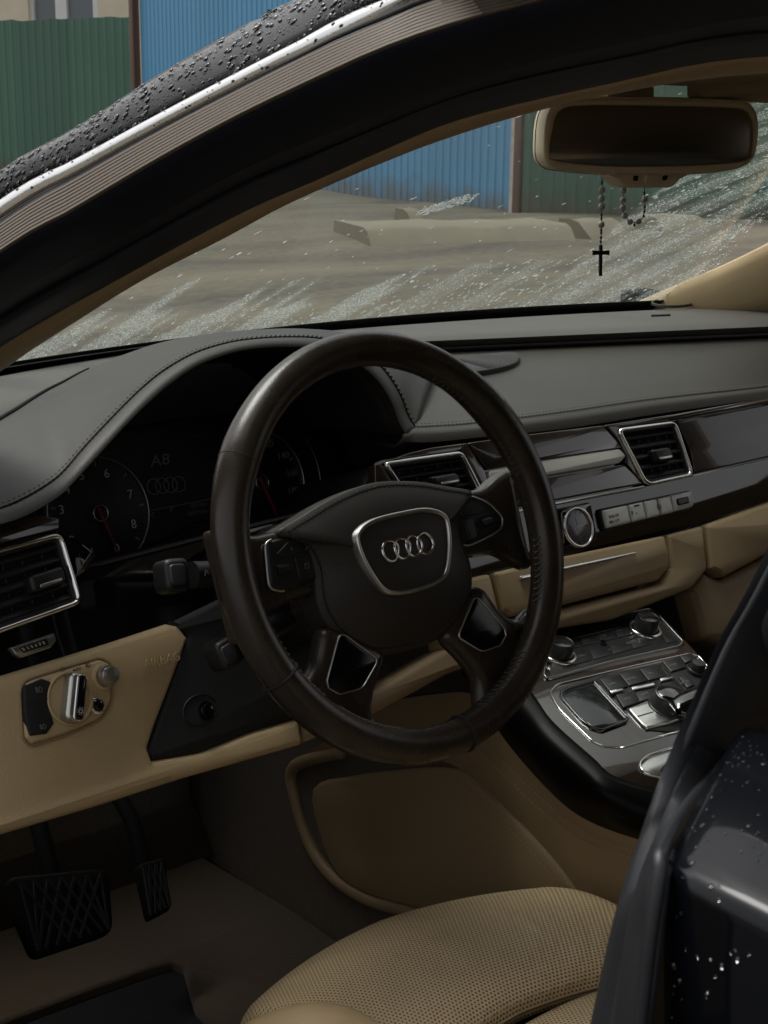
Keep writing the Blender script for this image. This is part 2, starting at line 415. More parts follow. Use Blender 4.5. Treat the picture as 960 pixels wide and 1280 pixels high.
def water(name, col_, fac, rough=.03):
    m = bpy.data.materials.new(name); m.use_nodes = True; t = m.node_tree; t.nodes.clear()
    g = t.nodes.new('ShaderNodeBsdfGlass'); g.inputs['IOR'].default_value = 1.33; g.inputs['Roughness'].default_value = rough
    d = t.nodes.new('ShaderNodeBsdfTranslucent'); d.inputs[0].default_value = (*col_, 1)
    d2 = t.nodes.new('ShaderNodeBsdfDiffuse'); d2.inputs[0].default_value = (*col_, 1)
    a = t.nodes.new('ShaderNodeMixShader'); a.inputs[0].default_value = .5; t.links.new(d.outputs[0], a.inputs[1]); t.links.new(d2.outputs[0], a.inputs[2])
    mx = t.nodes.new('ShaderNodeMixShader'); mx.inputs[0].default_value = fac
    t.links.new(g.outputs[0], mx.inputs[1]); t.links.new(a.outputs[0], mx.inputs[2])
    o = t.nodes.new('ShaderNodeOutputMaterial'); t.links.new(mx.outputs[0], o.inputs[0]); M[name] = m
water('water_drop', (.5, .5, .5), .0); water('water_film', (.72, .75, .73), .85, .1)
# breath-thin smear of water on the glass: coverage is stored on the sheet itself
def smear():
    m = bpy.data.materials.new('water_smear'); m.use_nodes = True; t = m.node_tree; t.nodes.clear()
    at = t.nodes.new('ShaderNodeAttribute'); at.attribute_name = 'coverage'
    tc = t.nodes.new('ShaderNodeTexCoord'); n = t.nodes.new('ShaderNodeTexNoise'); n.inputs['Scale'].default_value = 330; n.inputs['Detail'].default_value = 3
    t.links.new(tc.outputs['Object'], n.inputs['Vector'])
    mr = t.nodes.new('ShaderNodeMapRange'); mr.inputs[1].default_value = .38; mr.inputs[2].default_value = .62; mr.inputs[3].default_value = .12; mr.inputs[4].default_value = .62; t.links.new(n.outputs['Fac'], mr.inputs[0])
    mu = t.nodes.new('ShaderNodeMath'); mu.operation = 'MULTIPLY'; t.links.new(at.outputs['Fac'], mu.inputs[0]); t.links.new(mr.outputs[0], mu.inputs[1])
    tr = t.nodes.new('ShaderNodeBsdfTransparent'); tl = t.nodes.new('ShaderNodeBsdfTranslucent'); tl.inputs[0].default_value = (.62, .66, .64, 1); df = t.nodes.new('ShaderNodeBsdfDiffuse'); df.inputs[0].default_value = (.62, .66, .64, 1)
    a = t.nodes.new('ShaderNodeMixShader'); t.links.new(tl.outputs[0], a.inputs[1]); t.links.new(df.outputs[0], a.inputs[2])
    mx = t.nodes.new('ShaderNodeMixShader'); o = t.nodes.new('ShaderNodeOutputMaterial')
    t.links.new(mu.outputs[0], mx.inputs[0]); t.links.new(tr.outputs[0], mx.inputs[1]); t.links.new(a.outputs[0], mx.inputs[2]); t.links.new(mx.outputs[0], o.inputs[0]); M['water_smear'] = m
smear()
# wet, rutted earth with puddle-dark tracks
def earth():
    m = mat('earth', (.25, .22, .165), .9); t = m.node_tree; b = t.nodes['Principled BSDF']
    tc = t.nodes.new('ShaderNodeTexCoord')
    mp = t.nodes.new('ShaderNodeMapping'); mp.inputs['Rotation'].default_value = (0, 0, R(-40)); mp.inputs['Scale'].default_value = (.25, 1.1, 1)
    t.links.new(tc.outputs['Object'], mp.inputs['Vector'])
    n1 = t.nodes.new('ShaderNodeTexNoise'); n1.inputs['Scale'].default_value = .9; n1.inputs['Detail'].default_value = 7; t.links.new(mp.outputs[0], n1.inputs['Vector'])
    n2 = t.nodes.new('ShaderNodeTexNoise'); n2.inputs['Scale'].default_value = 11; n2.inputs['Detail'].default_value = 8; t.links.new(tc.outputs['Object'], n2.inputs['Vector'])
    ad = t.nodes.new('ShaderNodeMath'); ad.operation = 'MULTIPLY_ADD'; ad.inputs[1].default_value = .5
    t.links.new(n2.outputs['Fac'], ad.inputs[0]); t.links.new(n1.outputs['Fac'], ad.inputs[2])
    cr = t.nodes.new('ShaderNodeValToRGB'); e = cr.color_ramp.elements
    e[0].position = .48; e[0].color = (.034, .030, .023, 1); e[1].position = .95; e[1].color = (.135, .116, .080, 1)
    q = e.new(.68); q.color = (.082, .071, .050, 1)
    t.links.new(ad.outputs[0], cr.inputs[0]); t.links.new(cr.outputs[0], b.inputs['Base Color'])
    bp = t.nodes.new('ShaderNodeBump'); bp.inputs['Strength'].default_value = .8; bp.inputs['Distance'].default_value = .06
    t.links.new(ad.outputs[0], bp.inputs['Height']); t.links.new(bp.outputs[0], b.inputs['Normal'])
earth()

# ================================================================== OUTSIDE
GZ = -0.10
def gp(px, py): return ax(px, py, 'z', GZ)
mb = MB(); N = 90
def gxy(i): s = (i / N) * 2 - 1; return math.copysign(abs(s) ** 2.2, s) * 300
gv = []
for i in range(N + 1):
    row = []
    for j in range(N + 1):
        x, y = gxy(i) + 10, gxy(j) + 12; r_ = math.hypot(x, y)
        k = min(max((r_ - 5) / 6, 0), 1) * .035
        row.append((x, y, GZ + k * (math.sin(x * 1.3 + .6 * y) + math.sin(y * 1.9 - .4 * x) * .7 - 1.2)))
    gv.append(row)
mb.loft(gv); ground = mb.build('ground', 'earth', smooth=180, kind='structure')
mb = MB(); mb.plate([V((1.0 + 6.6 * math.cos(i * math.pi / 20) * (1 + .05 * math.sin(i * 1.7)), -1.2 + 6.2 * math.sin(i * math.pi / 20) * (1 + .05 * math.sin(i * 2.3)), GZ + .03)) for i in range(40)], (0, 0, 1), .008, .1, .006)
mb.build('unseen_dark_apron', 'apron_dark', smooth=30, kind='structure')  # unseen sheet added round the car to cut light bounced into the cabin

def corrugated(name, a, b, h, pitch, amp, m, label, cat='fence', posts=(), z0=GZ - .05, hb=None):
    a = V(a); b = V(b); t = (b - a); L = t.length; t.normalize(); n = V((t.y, -t.x, 0))
    if n.dot(CAM - a) < 0: n = -n
    root = thing(name, label, cat); hb = h if hb is None else hb
    prof = ((0, 0), (.30, 0), (.42, 1), (.62, 1), (.74, 0)); wob = lambda s: .012 * math.sin(s * 37) + .008 * math.sin(s * 91)
    per = 7; ns = int(math.ceil(L / (per * pitch))); rj = random.Random(int(L * 100))
    for q in range(ns):                      # each roofing sheet hangs on its own, lapped over the next
        pts = []; dz = rj.uniform(-.015, .015); dn = .003 * (q % 2)
        for k in range(q * per, (q + 1) * per + 1):
            for f, d in prof:
                s = min((k + f) * pitch, L); pts.append((a + t * s + n * (amp * d + dn), s / L))
                if k == (q + 1) * per: break
        mbx = MB(); mbx.loft([[(p.x, p.y, z0) for p, s in pts], [(p.x, p.y, GZ + h + (hb - h) * s + wob(s) + dz) for p, s in pts]])
        mbx.build('corrugated_sheet', m, root, smooth=0, solid=.002, off=0)
    mr = MB()
    for zf in (.18, .85):
        c = (a + b) / 2 - n * .05; c.z = GZ + h * zf
        mr.box(c, L, .05, .05, Matrix((t, n, V((0, 0, 1)))).transposed())
    mr.build('rail', 'rust_post', root, smooth=0)
    return root
pG0, pG1 = gp(652, 263), gp(1000, 272)
corrugated('corrugated_fence', pG0, pG0 + (pG1 - pG0) * 2.6, 2.9, .17, .013, 'sheet_green', 'green corrugated metal fence seen through the windscreen behind the mirror')
pB0, pB1 = gp(181, 217), gp(640, 259)
corrugated('corrugated_wall', pB0, pB1, 5.2, .20, .014, 'sheet_blue', 'tall blue corrugated metal wall between the two green fences', 'wall')
pL1 = gp(176, 214); pL0 = gp(-160, 204)
def topz(px, py, p):    # height of the pixel ray above plan point p
    d = ray(px, py); s = (V((p.x, p.y, 0)) - V((CAM.x, CAM.y, 0))).length / math.hypot(d.x, d.y); return CAM.z + d.z * s
h1 = topz(172, 20, pL1) - GZ; h0 = topz(-160, 32, pL0) - GZ
corrugated('corrugated_fence', pL0, pL1, h0, .22, .015, 'sheet_green', 'green corrugated metal fence left of the rusty post, below the pale house', hb=h1)
def post(name, p, w, h, m, label):
    o = MB(); o.plate(rnd([(p.x - w, p.y - w, GZ - .3), (p.x + w, p.y - w, GZ - .3), (p.x + w, p.y + w, GZ - .3), (p.x - w, p.y + w, GZ - .3)], .2, 2), (0, 0, 1), h, 0, .01)
    return tag(o.build(name, m), label, 'post')
post('fence_post', gp(178, 216) - V((.25, .25, 0)), .09, 6.2, 'rust_post', 'rusty brown post between the green fence and the blue wall')
post('fence_post', gp(650, 261.5) - V((.14, .10, 0)), .075, 5.0, 'rust_post', 'dark post where the blue wall meets the green fence behind the mirror')
o = MB(); q = gp(641, 260) - V((.12, .1, 0))
o.box((q.x, q.y, GZ + .75), .07, .07, 1.7); tag(o.build('painted_stake', 'white_post', smooth=0), 'pale chipped stake at the right end of the blue wall', 'post')

# pale house behind the left fence
hd = (pL1 - pL0).normalized(); hn = V((hd.y, -hd.x, 0))
if hn.dot(CAM - pL0) > 0: hn = -hn
ho = pL1 + hn * 7 + hd * 1.5
house = thing('house', 'pale plastered house with a white framed window above the left green fence', 'house')
def hpl(p): return (p - ho).dot(hn)
Rm = Matrix((hd, hn, V((0, 0, 1)))).transposed()
def hx(px):  return (hit(px, 10, hpl, 90) - ho).dot(hd)
def hbox(name, m, s0, s1, z0, z1, dp, off, par):
    c = ho + hd * ((s0 + s1) / 2) + hn * (dp / 2 - off); c.z = (z0 + z1) / 2
    b_ = MB(); b_.box(c, abs(s1 - s0), dp, z1 - z0, Rm); return b_.build(name, m, par, smooth=0)
E_ = [hx(a) for a in (-260, 35, 66, 80, 113, 122, 176)]
hbox('wall', 'house_wall', E_[0], E_[1], GZ, 9, .4, 0, house); hbox('wall', 'house_wall', E_[5], E_[6] + 1.0, GZ, 9, .4, 0, house)
hbox('wall', 'house_wall', E_[1], E_[5], GZ, 3.3, .4, 0, house); hbox('wall', 'house_wall', E_[1], E_[5], 6.4, 9, .4, 0, house)
wn = hbox('window_pane', 'window_pane', E_[1], E_[5], 3.3, 6.4, .03, -.22, house)
for a, b in ((E_[1], E_[1] + .1), (E_[2], E_[3]), (E_[4], E_[5])): hbox('window_frame', 'white_frame', a, b, 3.3, 6.4, .1, -.12, wn)
hbox('window_frame', 'white_frame', E_[1], E_[5], 3.3, 3.38, .1, -.11, wn)
hbox('curtain', 'white_frame', E_[1] + .15, E_[2] - .1, 3.4, 6.3, .05, -.4, wn)
hbox('roof', 'rust_post', E_[0] - .4, E_[6] + 1.4, 9, 9.3, 6, .4, house)

# low concrete slabs on the earth
def slab(px0, py0, px1, py1, h, dp, label, seed):
    rng = random.Random(seed); a, b = gp(px0, py0), gp(px1, py1); t = (b - a); L = t.length; t.normalize(); n = V((-t.y, t.x, 0))
    if n.dot(CAM - a) > 0: n = -n
    k = max(int(L / .35), 3); rows = []
    for i in range(k + 1):
        p = a + t * (L * i / k); e = (rng.random() - .5)
        rows.append([p + V((0, 0, -.1)), p + n * (.22 + .10 * e) + V((0, 0, h * (.75 + .2 * e))), p + n * (.34 + .12 * e) + V((0, 0, h * (1 + .18 * e))), p + n * dp + V((0, 0, h * (.95 + .2 * (rng.random() - .5)))), p + n * (dp + .05) + V((0, 0, -.1))])
    m_ = MB(); m_.loft(rows); m_.f.append(tuple(range(5))); o_ = len(rows) * 5 - 5; m_.f.append(tuple(o_ + i for i in range(5)))
    return tag(m_.build('concrete_slab', 'concrete', smooth=30), label, 'slab', 'concrete slabs in the yard')
slab(466, 303, 724, 298, .15, 1.3, 'long low concrete slab on the earth left of the hanging cross', 1)
slab(742, 291, 790, 288.5, .13, .6, 'broken concrete piece behind the rosary loop', 2)
slab(519, 279, 536, 278.5, .17, .5, 'small concrete lump standing behind the long slab', 3)
slab(835, 284, 890, 282, .12, .6, 'low concrete piece right of the rosary at the fence foot', 5)

# ================================================================== CAR BODY
car = thing('car_body', 'wet black car body with chrome window trim around the open driver door', 'car')
def track(pts, x0, x1, xe, xr, extra, n=120):
    """pts: pixel points left->right; x runs x0 (px 0) -> x1 (px 480) -> xe (px 960); extended down the pillar and back along the roof."""
    def X(px):
        if px <= 480: return x0 + (x1 - x0) * px / 480
        return x1 + (xe - x1) * (px - 480) / 480
    P = [ax(px, py, 'x', X(px)) for px, py in pts]
    d = (P[0] - P[1]).normalized()
    d0 = V((-.22, .86, -.46)).normalized()
    pre = [P[0] + d0 * .55, P[0] + d0 * .25]
    out = pre + P + [V(e) for e in extra]
    return crv(out, n)
K0 = track([(0, 217), (60, 182), (120, 147), (180, 108), (250, 66), (300, 38), (350, 12), (375, 0)], -.725, -.62, -.55, 0, [(-.60, -.55, 1.385), (-.60, -1.0, 1.395), (-.60, -1.6, 1.37)])
K1 = track([(0, 253), (100, 200), (200, 147), (300, 95), (400, 44), (480, 4)], -.739, -.661, -.6, 0, [(-.642, -.55, 1.338), (-.645, -1.0, 1.348), (-.645, -1.6, 1.32)])
K2 = track([(0, 283), (104, 221), (200, 167), (292, 119), (400, 65), (480, 31), (555, 0)], -.750, -.672, -.6, 0, [(-.658, -.60, 1.330), (-.65, -1.0, 1.335), (-.65, -1.6, 1.30)])
K3 = track([(0, 317), (90, 265), (200, 200), (300, 146), (400, 98), (480, 62), (580, 27), (680, 0)], -.757, -.678, -.60, 0, [(-.655, -.62, 1.312), (-.628, -1.0, 1.312), (-.63, -1.6, 1.28)])
K4 = track([(0, 362), (150, 281), (280, 208), (380, 166), (480, 129), (630, 76), (780, 44), (960, 10)], -.69, -.60, -.545, 0, [(-.575, -.70, 1.285), (-.575, -1.0, 1.29), (-.58, -1.6, 1.26)])
K5 = track([(0, 398), (150, 314), (300, 232), (400, 190), (480, 157), (600, 112), (780, 70), (960, 38)], -.672, -.582, -.525, 0, [(-.56, -.70, 1.272), (-.56, -1.0, 1.277), (-.565, -1.6, 1.25)])
K6 = track([(0, 432), (150, 346), (300, 265), (400, 221), (480, 185), (580, 145), (760, 102), (960, 67)], -.655, -.565, -.50, 0, [(-.545, -.70, 1.262), (-.545, -1.0, 1.265), (-.55, -1.6, 1.24)])
K7 = track([(0, 462), (30, 441), (100, 396), (180, 346), (280, 295), (370, 245), (480, 198), (580, 162), (670, 134), (760, 113), (960, 88)], -.635, -.545, -.455, 0, [(-.50, -.70, 1.262), (-.50, -1.0, 1.265), (-.50, -1.6, 1.24)])
def strip(A, B, bulge, k, name, m, parent, solid=.003, bd=None, prof=None):
    """Sheet between two tracks, bulged outward (towards -x, up)."""
    rows = []
    for i in range(k + 1):
        f = i / k; h = (prof(f) if prof else math.sin(math.pi * f)) * bulge
        rows.append([a.lerp(b, f) + (bd or V((-.75, -.2, .35)).normalized()) * h for a, b in zip(A, B)])
    mbx = MB(); mbx.loft(rows); o = mbx.build(name, m, parent, smooth=60, solid=solid, off=0); return o, rows
paint, prow = strip(K1, K0, .006, 6, 'pillar_paint', 'car_paint', car)
kf = [a for a in K0 if a.y < -.16]
mb = MB(); rr = []
for a in kf:
    row = []
    for i in range(17):
        f = i / 16; h = 1 - (abs(f - .5) * 2) ** 2.4; g_ = max(0, min(1, 1 - (-.16 - a.y) / .6))
        row.append(V((a.x - 2 * a.x * f, a.y + .21 * h * g_, a.z + .018 * h - .020 * h * g_)))
    rr.append(row)
mb.loft(rr); mb.build('roof_panel', 'car_paint', car, smooth=180, solid=.004)
K2c = [a.lerp(b, .68) for a, b in zip(K1, K2)]
ch, crow = strip(K2c, K1, .0050, 10, 'chrome_trim', 'chrome_wet', car)
strip(K2, [a + V((.004, 0, 0)) for a in K2c], 0, 2, 'trim_gap', 'rubber', car)
# fine rubber lips of the ribbed trim under the chrome
rb = MB(); kr = 8; rows = []
for i in range(kr * 4 + 1):
    f = i / (kr * 4); h = .0016 * (1 if i % 4 in (1, 2) else -1 if i % 4 == 3 else 0)
    rows.append([a.lerp(b, f) + V((-.80, -.20, .56)) * h for a, b in zip(K3, K2)])
rb.loft(rows); rb.build('ribbed_trim', 'ribbed', car, smooth=25, solid=.002, off=0)
strip(K4, K3, -.022, 8, 'door_jamb', 'jamb_paint', car, prof=lambda f: math.sin(math.pi * f) ** .7)
strip(K5, K4, .016, 10, 'door_seal', 'seal_rubber', car, bd=V((-.8, -.4, .15)).normalized())
strip(K6, K5, .015, 10, 'door_seal', 'seal_rubber', car, bd=V((-.8, -.4, .10)).normalized())
strip(K7, K6, .006, 6, 'pillar_trim', 'beige_plastic', car, bd=V((-.3, -.7, -.4)).normalized())
# inside return of the pillar trim towards the glass
K8 = [V((a.x - .05, a.y + .05, a.z + .012)) for a in K7]
strip(K8, K7, 0, 2, 'pillar_trim', 'beige_plastic', car)

# drops on the wet pillar paint and on the chrome
def inframe(p): 
    d = p - CAM; z = d.dot(c_f); return z > 0 and -60 < 480 + FPX * d.dot(c_r) / z < 1020 and -60 < 640 - FPX * d.dot(c_u) / z < 1340
its = []
rng = random.Random(11)
down = V((-.45, .55, -.6)).normalized()
for _ in range(12000):
    p, n, t = gridpt(prow, .04 + .86 * rng.random(), rng.random() * .62)
    if not inframe(p): continue
    if n.dot(V((-.7, -.3, .6))) < 0: n = -n
    r_ = .00035 + .0015 * rng.random() ** 5
    its.append((p + n * .0018, n, r_, down, 1 + rng.random() * .7, .42))
drops(its[:1700], 'rain_drops', 'bead_dark', paint)
its = []
for _ in range(5000):
    p, n, t = gridpt(crow, .15 + .8 * rng.random(), rng.random() * .62)
    if not inframe(p): continue
    if n.dot(V((-.7, -.3, .6))) < 0: n = -n
    its.append((p + n * .0018, n, .0003 + .0007 * rng.random() ** 3, down, 1.4, .4))
drops(its[:200], 'rain_drops', 'bead_dark', ch)

# windscreen
def ws(x, s):
    yb, zb = .675 - .27 * x * x, .940; yh, zh = .095 - .08 * x * x, 1.280 - .03 * x * x
    b = .028 * math.sin(math.pi * s)
    return V((x * (1 - .16 * s), yb + (yh - yb) * s + b * .5, zb + (zh - zb) * s + b))
wrows = [[ws(-.655 + 1.31 * i / 36, s / 14) for i in range(37)] for s in range(15)]
mb = MB(); mb.loft(wrows); glass_o = mb.build('windscreen', 'windscreen_glass', car, smooth=180, fix=False)
# black frit band at the foot of the glass
mb = MB(); mb.loft([[ws(-.655 + 1.31 * i / 36, s) - V((0, .002, .004)) for i in range(37)] for s in (-.02, .03, .055)]); mb.build('frit_band', 'black_soft', car, smooth=180, solid=.001)
# wiper-swept films of fine drops and larger beads on the glass
def noise1(x): return math.sin(x * 12.9898) * .5 + math.sin(x * 37.1 + 1.3) * .3 + math.sin(x * 71.7 + 4.1) * .2
def mist(x, s):
    """fine film left by the wiper at glass coordinate x (across), s (0 foot .. 1 header)"""
    k = x - .45 * s; st = noise1(k * 4.1 + 1)
    if x < .13:
        if s < .15 + .11 * noise1(k * 2.3): return .95 if st > -.15 else .06
        return .2 if s < .05 else 0
    w = x - (.42 - .45 * max(0, s - .7))
    if w > 0: return max(0, min(1, .42 + .62 * noise1(k * 6)))
    if s < .23 and st > .12: return .45
    return .15 if s < .08 else 0
def beads(x, s):
    k = x - .45 * s; w = x - (.40 - .45 * max(0, s - .7))
    if w > 0: return .36 + .25 * noise1(k * 5)
    if x > .1: return .5 if s < .20 + .05 * noise1(k * 3) else .012
    return .30 if s < .12 else .012
its = []; tx = (ws(.1, .3) - ws(0, .1)).normalized()
def wsn(x, s):
    a = ws(x + .01, s) - ws(x - .01, s); b = ws(x, s + .01) - ws(x, s - .01); n = a.cross(b).normalized()
    return n if n.y > 0 else -n
for _ in range(70000):
    x = rng.uniform(-.60, .68); s = rng.random()
    if rng.random() > mist(x, s): continue
    p = ws(x, s); n = wsn(x, s)
    if inframe(p): its.append((p + n * .0004, n, .0004 + .0005 * rng.random(), tx, 1 + rng.random() * .7, .45))
for _ in range(8000):
    x = rng.uniform(-.60, .68); s = rng.random() ** 1.3
    if rng.random() > beads(x, s): continue
    p = ws(x, s); n = wsn(x, s)
    if inframe(p): its.append((p + n * .0004, n, .0009 + .0012 * rng.random() ** 2, tx, 1.2 + rng.random() * 1.4, .45))
for x, s in [(.030 + .007 * i + rng.uniform(-.012, .012), .445 + .006 * i + rng.uniform(-.016, .016)) for i in range(8) for _ in range(60)]:
    n = wsn(x, s); its.append((ws(x, s) + n * .0004, n, .0007 + .0005 * rng.random(), tx, 1.5, .45))
for _ in range(90):
    x = rng.uniform(-.5, .5); s = rng.uniform(.2, .95); n = wsn(x, s); its.append((ws(x, s) + n * .0004, n, .0006 + .0005 * rng.random(), tx, 2 + 4 * rng.random(), .4))
drops(its, 'rain_film', 'water_film', glass_o, seg=5, rings=1, base=False)

# soft smear between the drops
NX, NS = 300, 150; cov_ = [[mist(-.62 + 1.28 * i / NX, .002 + .99 * j / NS) for i in range(NX + 1)] for j in range(NS + 1)]
for _ in range(2):
    cov_ = [[(cov_[j][i] * 2 + cov_[max(j - 1, 0)][i] + cov_[min(j + 1, NS)][i] + cov_[j][max(i - 1, 0)] + cov_[j][min(i + 1, NX)]) / 6 for i in range(NX + 1)] for j in range(NS + 1)]
mb = MB(); mb.loft([[ws(-.62 + 1.28 * i / NX, .002 + .99 * j / NS) + V((0, .0003, .0005)) for i in range(NX + 1)] for j in range(NS + 1)])
sm_o = mb.build('rain_smear', 'water_smear', glass_o, smooth=180, fix=False, kind='stuff')
at_ = sm_o.data.attributes.new('coverage', 'FLOAT', 'POINT'); at_.data.foreach_set('value', [c for r_ in cov_ for c in r_])
# passenger side pillar trim, seen through the cabin
pp = []
ctl = [((.675, .60, .925), .05), ((.685, .47, .985), .05), ((.685, .33, 1.048), .048), ((.63, .05, 1.18), .05), ((.58, -.15, 1.245), .05)]
path = crv([V(a) for a, b in ctl], 24)
mb = MB(); rows = []
for p in path:
    rows.append([p + V((-.045, .07, -.012)), p + V((-.052, .05, -.008)), p + V((-.050, .015, -.030)), p + V((-.03, -.02, -.055)), p + V((.02, -.05, -.075)), p + V((.07, -.05, -.07))])
rows = [crv(r_, 14) for r_ in rows]
mb.loft(rows); mb.build('pillar_trim', 'beige_plastic', car, smooth=180, solid=.004)
# header lining, headliner, front edge
mb = MB(); hl = []
for s, dz in ((-.03, .012), (0, .004), (.05, .000), (.2, .0), (.5, .0), (1, 0)):
    hl.append([V((x * .475, .10 - .08 * x * x * .25 - s * 1.75, 1.266 - .02 * x * x + dz + .030 * min(1, max(0, s * 3)))) for x in [i / 8 - 1 for i in range(17)]])
mb.loft(hl); mb.build('headliner', 'beige_fabric', car, smooth=180, solid=.006)
# cabin shell behind and below the view
def panel(name, m, pts, n, th=.01):
    b_ = MB(); b_.plate(pts, n, 0, th, .002); return b_.build(name, m, car, smooth=0)
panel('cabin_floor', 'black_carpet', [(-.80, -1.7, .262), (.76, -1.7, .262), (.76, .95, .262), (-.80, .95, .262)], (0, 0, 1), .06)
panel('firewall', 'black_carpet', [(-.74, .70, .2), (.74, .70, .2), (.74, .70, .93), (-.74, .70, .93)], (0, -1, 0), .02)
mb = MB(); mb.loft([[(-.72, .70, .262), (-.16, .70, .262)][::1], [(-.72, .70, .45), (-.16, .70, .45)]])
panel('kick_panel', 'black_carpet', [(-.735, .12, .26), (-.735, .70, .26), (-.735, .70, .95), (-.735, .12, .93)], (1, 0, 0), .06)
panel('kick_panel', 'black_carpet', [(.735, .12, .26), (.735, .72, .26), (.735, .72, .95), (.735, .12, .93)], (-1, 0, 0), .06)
panel('door_card', 'tunnel_leather', [(.72, .15, .26), (.72, -1.7, .26), (.72, -1.7, .93), (.72, .15, .93)], (-1, 0, 0), .05)
panel('rear_bulkhead', 'black_soft', [(-.72, -1.7, .3), (.72, -1.7, .3), (.72, -1.7, 1.0), (-.72, -1.7, 1.0)], (0, 1, 0), .02)
panel('rear_shelf', 'black_soft', [(-.72, -1.66, 1.0), (.72, -1.66, 1.0), (.72, -2.15, 1.02), (-.72, -2.15, 1.02)], (0, 0, 1), .02)
panel('side_reflection_panel', 'reflection_tone', [(.71, -.80, .92), (.71, -2.3, .92), (.54, -2.2, 1.31), (.55, -.80, 1.30)], (-1, 0, .2), .01)  # added unseen panel, shuts out side light and evens the mirror reflection
panel('rear_reflection_panel', 'reflection_tone', [(-.75, -2.15, 1.0), (.75, -2.15, 1.0), (.62, -1.66, 1.32), (-.62, -1.66, 1.32)], (0, -.5, .8), .004)  # added unseen panel, closes the rear window so the mirror shows one tone
panel('rear_bench_back', 'reflection_tone', rnd([(-.66, -1.60, .45), (.66, -1.60, .45), (.64, -1.66, 1.08), (-.64, -1.66, 1.08)], .15), (0, 1, .08), .03)
panel('door_sill', 'black_plastic', [(-.90, -.68, .36), (-.755, -.68, .36), (-.755, .3, .36), (-.90, .3, .36)], (0, 0, 1), .4)
# far side window line of the passenger door
panel('rear_quarter_trim', 'beige_plastic', [(.70, -.75, .93), (.70, -.9, .93), (.56, -.85, 1.27), (.56, -.72, 1.27)], (-1, 0, .2), .03)
# front door standing open, beyond the left edge of the view
fd = V((-math.sin(R(66)), -math.cos(R(66)), 0)); fn_ = V((fd.y, -fd.x, 0)); h0_ = V((-.90, .50, 0))
def fdp(s, z): q = h0_ + fd * s; return V((q.x, q.y, z))
mb = MB(); mb.plate(rnd([fdp(.0, .22), fdp(1.12, .22), fdp(1.15, .95), fdp(.0, .98)], .06), fn_, .05, .05, .02); mb.build('front_door', 'car_paint', car, smooth=60)
mb = MB(); mb.plate(rnd([fdp(.05, .35), fdp(1.05, .35), fdp(1.08, .93), fdp(.05, .94)], .06), fn_, .075 if fn_.dot(V((1, -1, 0))) > 0 else -.04, -.05 if fn_.dot(V((1, -1, 0))) > 0 else .075, .02); mb.build('front_door_trim', 'tunnel_leather', car, smooth=60)
# bonnet and wings ahead of the glass, below the line of sight over the dash
mb = MB(); rows = []
for f in (0, .05, .2, .45, .7, .9, 1.0):
    y = .72 + 1.15 * f; zc = .885 - .10 * f - .22 * f ** 3; hw = .86 - .10 * f * f; row = []
    for i in range(25):
        u = i / 12 - 1; a_ = abs(u); x = hw * math.copysign(min(1, a_ * 1.12), u); z = zc - .05 * a_ ** 2 - (.42 * ((a_ - .88) / .12) if a_ > .88 else 0)
        row.append(V((x, y - .10 * a_ ** 2 * (1 if f < .5 else 2.5 * f), z)))
    rows.append(row)
rows.append([p + V((0, .03, -.35)) if p.z > .5 else p + V((0, .01, -.05)) for p in rows[-1]])
mb.loft(rows); mb.build('bonnet', 'car_paint', car, smooth=50, solid=.003)
# sun visor edge under the header
mb = MB(); vis = [V((.30 + (x - .30), .035, 0)) for x in (.02, .5)]
mb.plate(rnd([(.06, .085, 1.257), (.50, .062, 1.252), (.50, -.08, 1.262), (.06, -.06, 1.266)], .2, 5), (0, -.1, -1), .008, .008, .004)
tag(mb.build('sun_visor', 'beige_fabric', smooth=50), 'folded beige sun visor under the roof lining right of the mirror', 'sun visor')

# ================================================================== DASHBOARD
dash = thing('dashboard', 'dark leather dashboard with gloss black and wood fascia above beige lower panels', 'dashboard')
def g_fas(x, z): return .17 + .4 * (z - .82) - .12 * x * x
FO = [0.0]      # extra stand-off, used while fitting things onto the knee panel
def fas(p): return p.y - g_fas(p.x, p.z) + FO[0]
def nfas(p): return V((-.24 * p.x, -1, .4)).normalized()
def P_(pix, surf=fas): return [hit(x, y, surf) for x, y in pix]
def cen(pts): return sum(pts, V((0, 0, 0))) / len(pts)
def pl(name, m, parent, pix, h=.004, d=.004, b=.0008, r=.18, surf=fas, n=None, smooth=40, crown=0, label=None, k=4, ins=0):
    pts = rnd(P_(pix, surf), r, k) if r else P_(pix, surf)
    n = n or nfas(cen(pts)); n = V(n).normalized()
    if ins: pts = inset(pts, n, ins)
    mb = MB(); mb.plate(pts, n, h, d, b, crown); return mb.build(name, m, parent, smooth=smooth, label=label)
def rg(name, m, parent, pix, w, h=.004, d=.004, b=.0006, r=.18, surf=fas, n=None, k=5):
    pts = rnd(P_(pix, surf), r, k); n = V(n or nfas(cen(pts))).normalized()
    mb = MB(); mb.ring(pts, n, w, h, d, b); return mb.build(name, m, parent, smooth=50)
def quad(px4, u0, u1, v0, v1):
    a, b, c, d = [V(p) for p in px4]     # corners: top-left, top-right, bottom-right, bottom-left
    f = lambda u, v: tuple(a.lerp(b, u).lerp(d.lerp(c, u), v))
    return [f(u0, v0), f(u1, v0), f(u1, v1), f(u0, v1)]

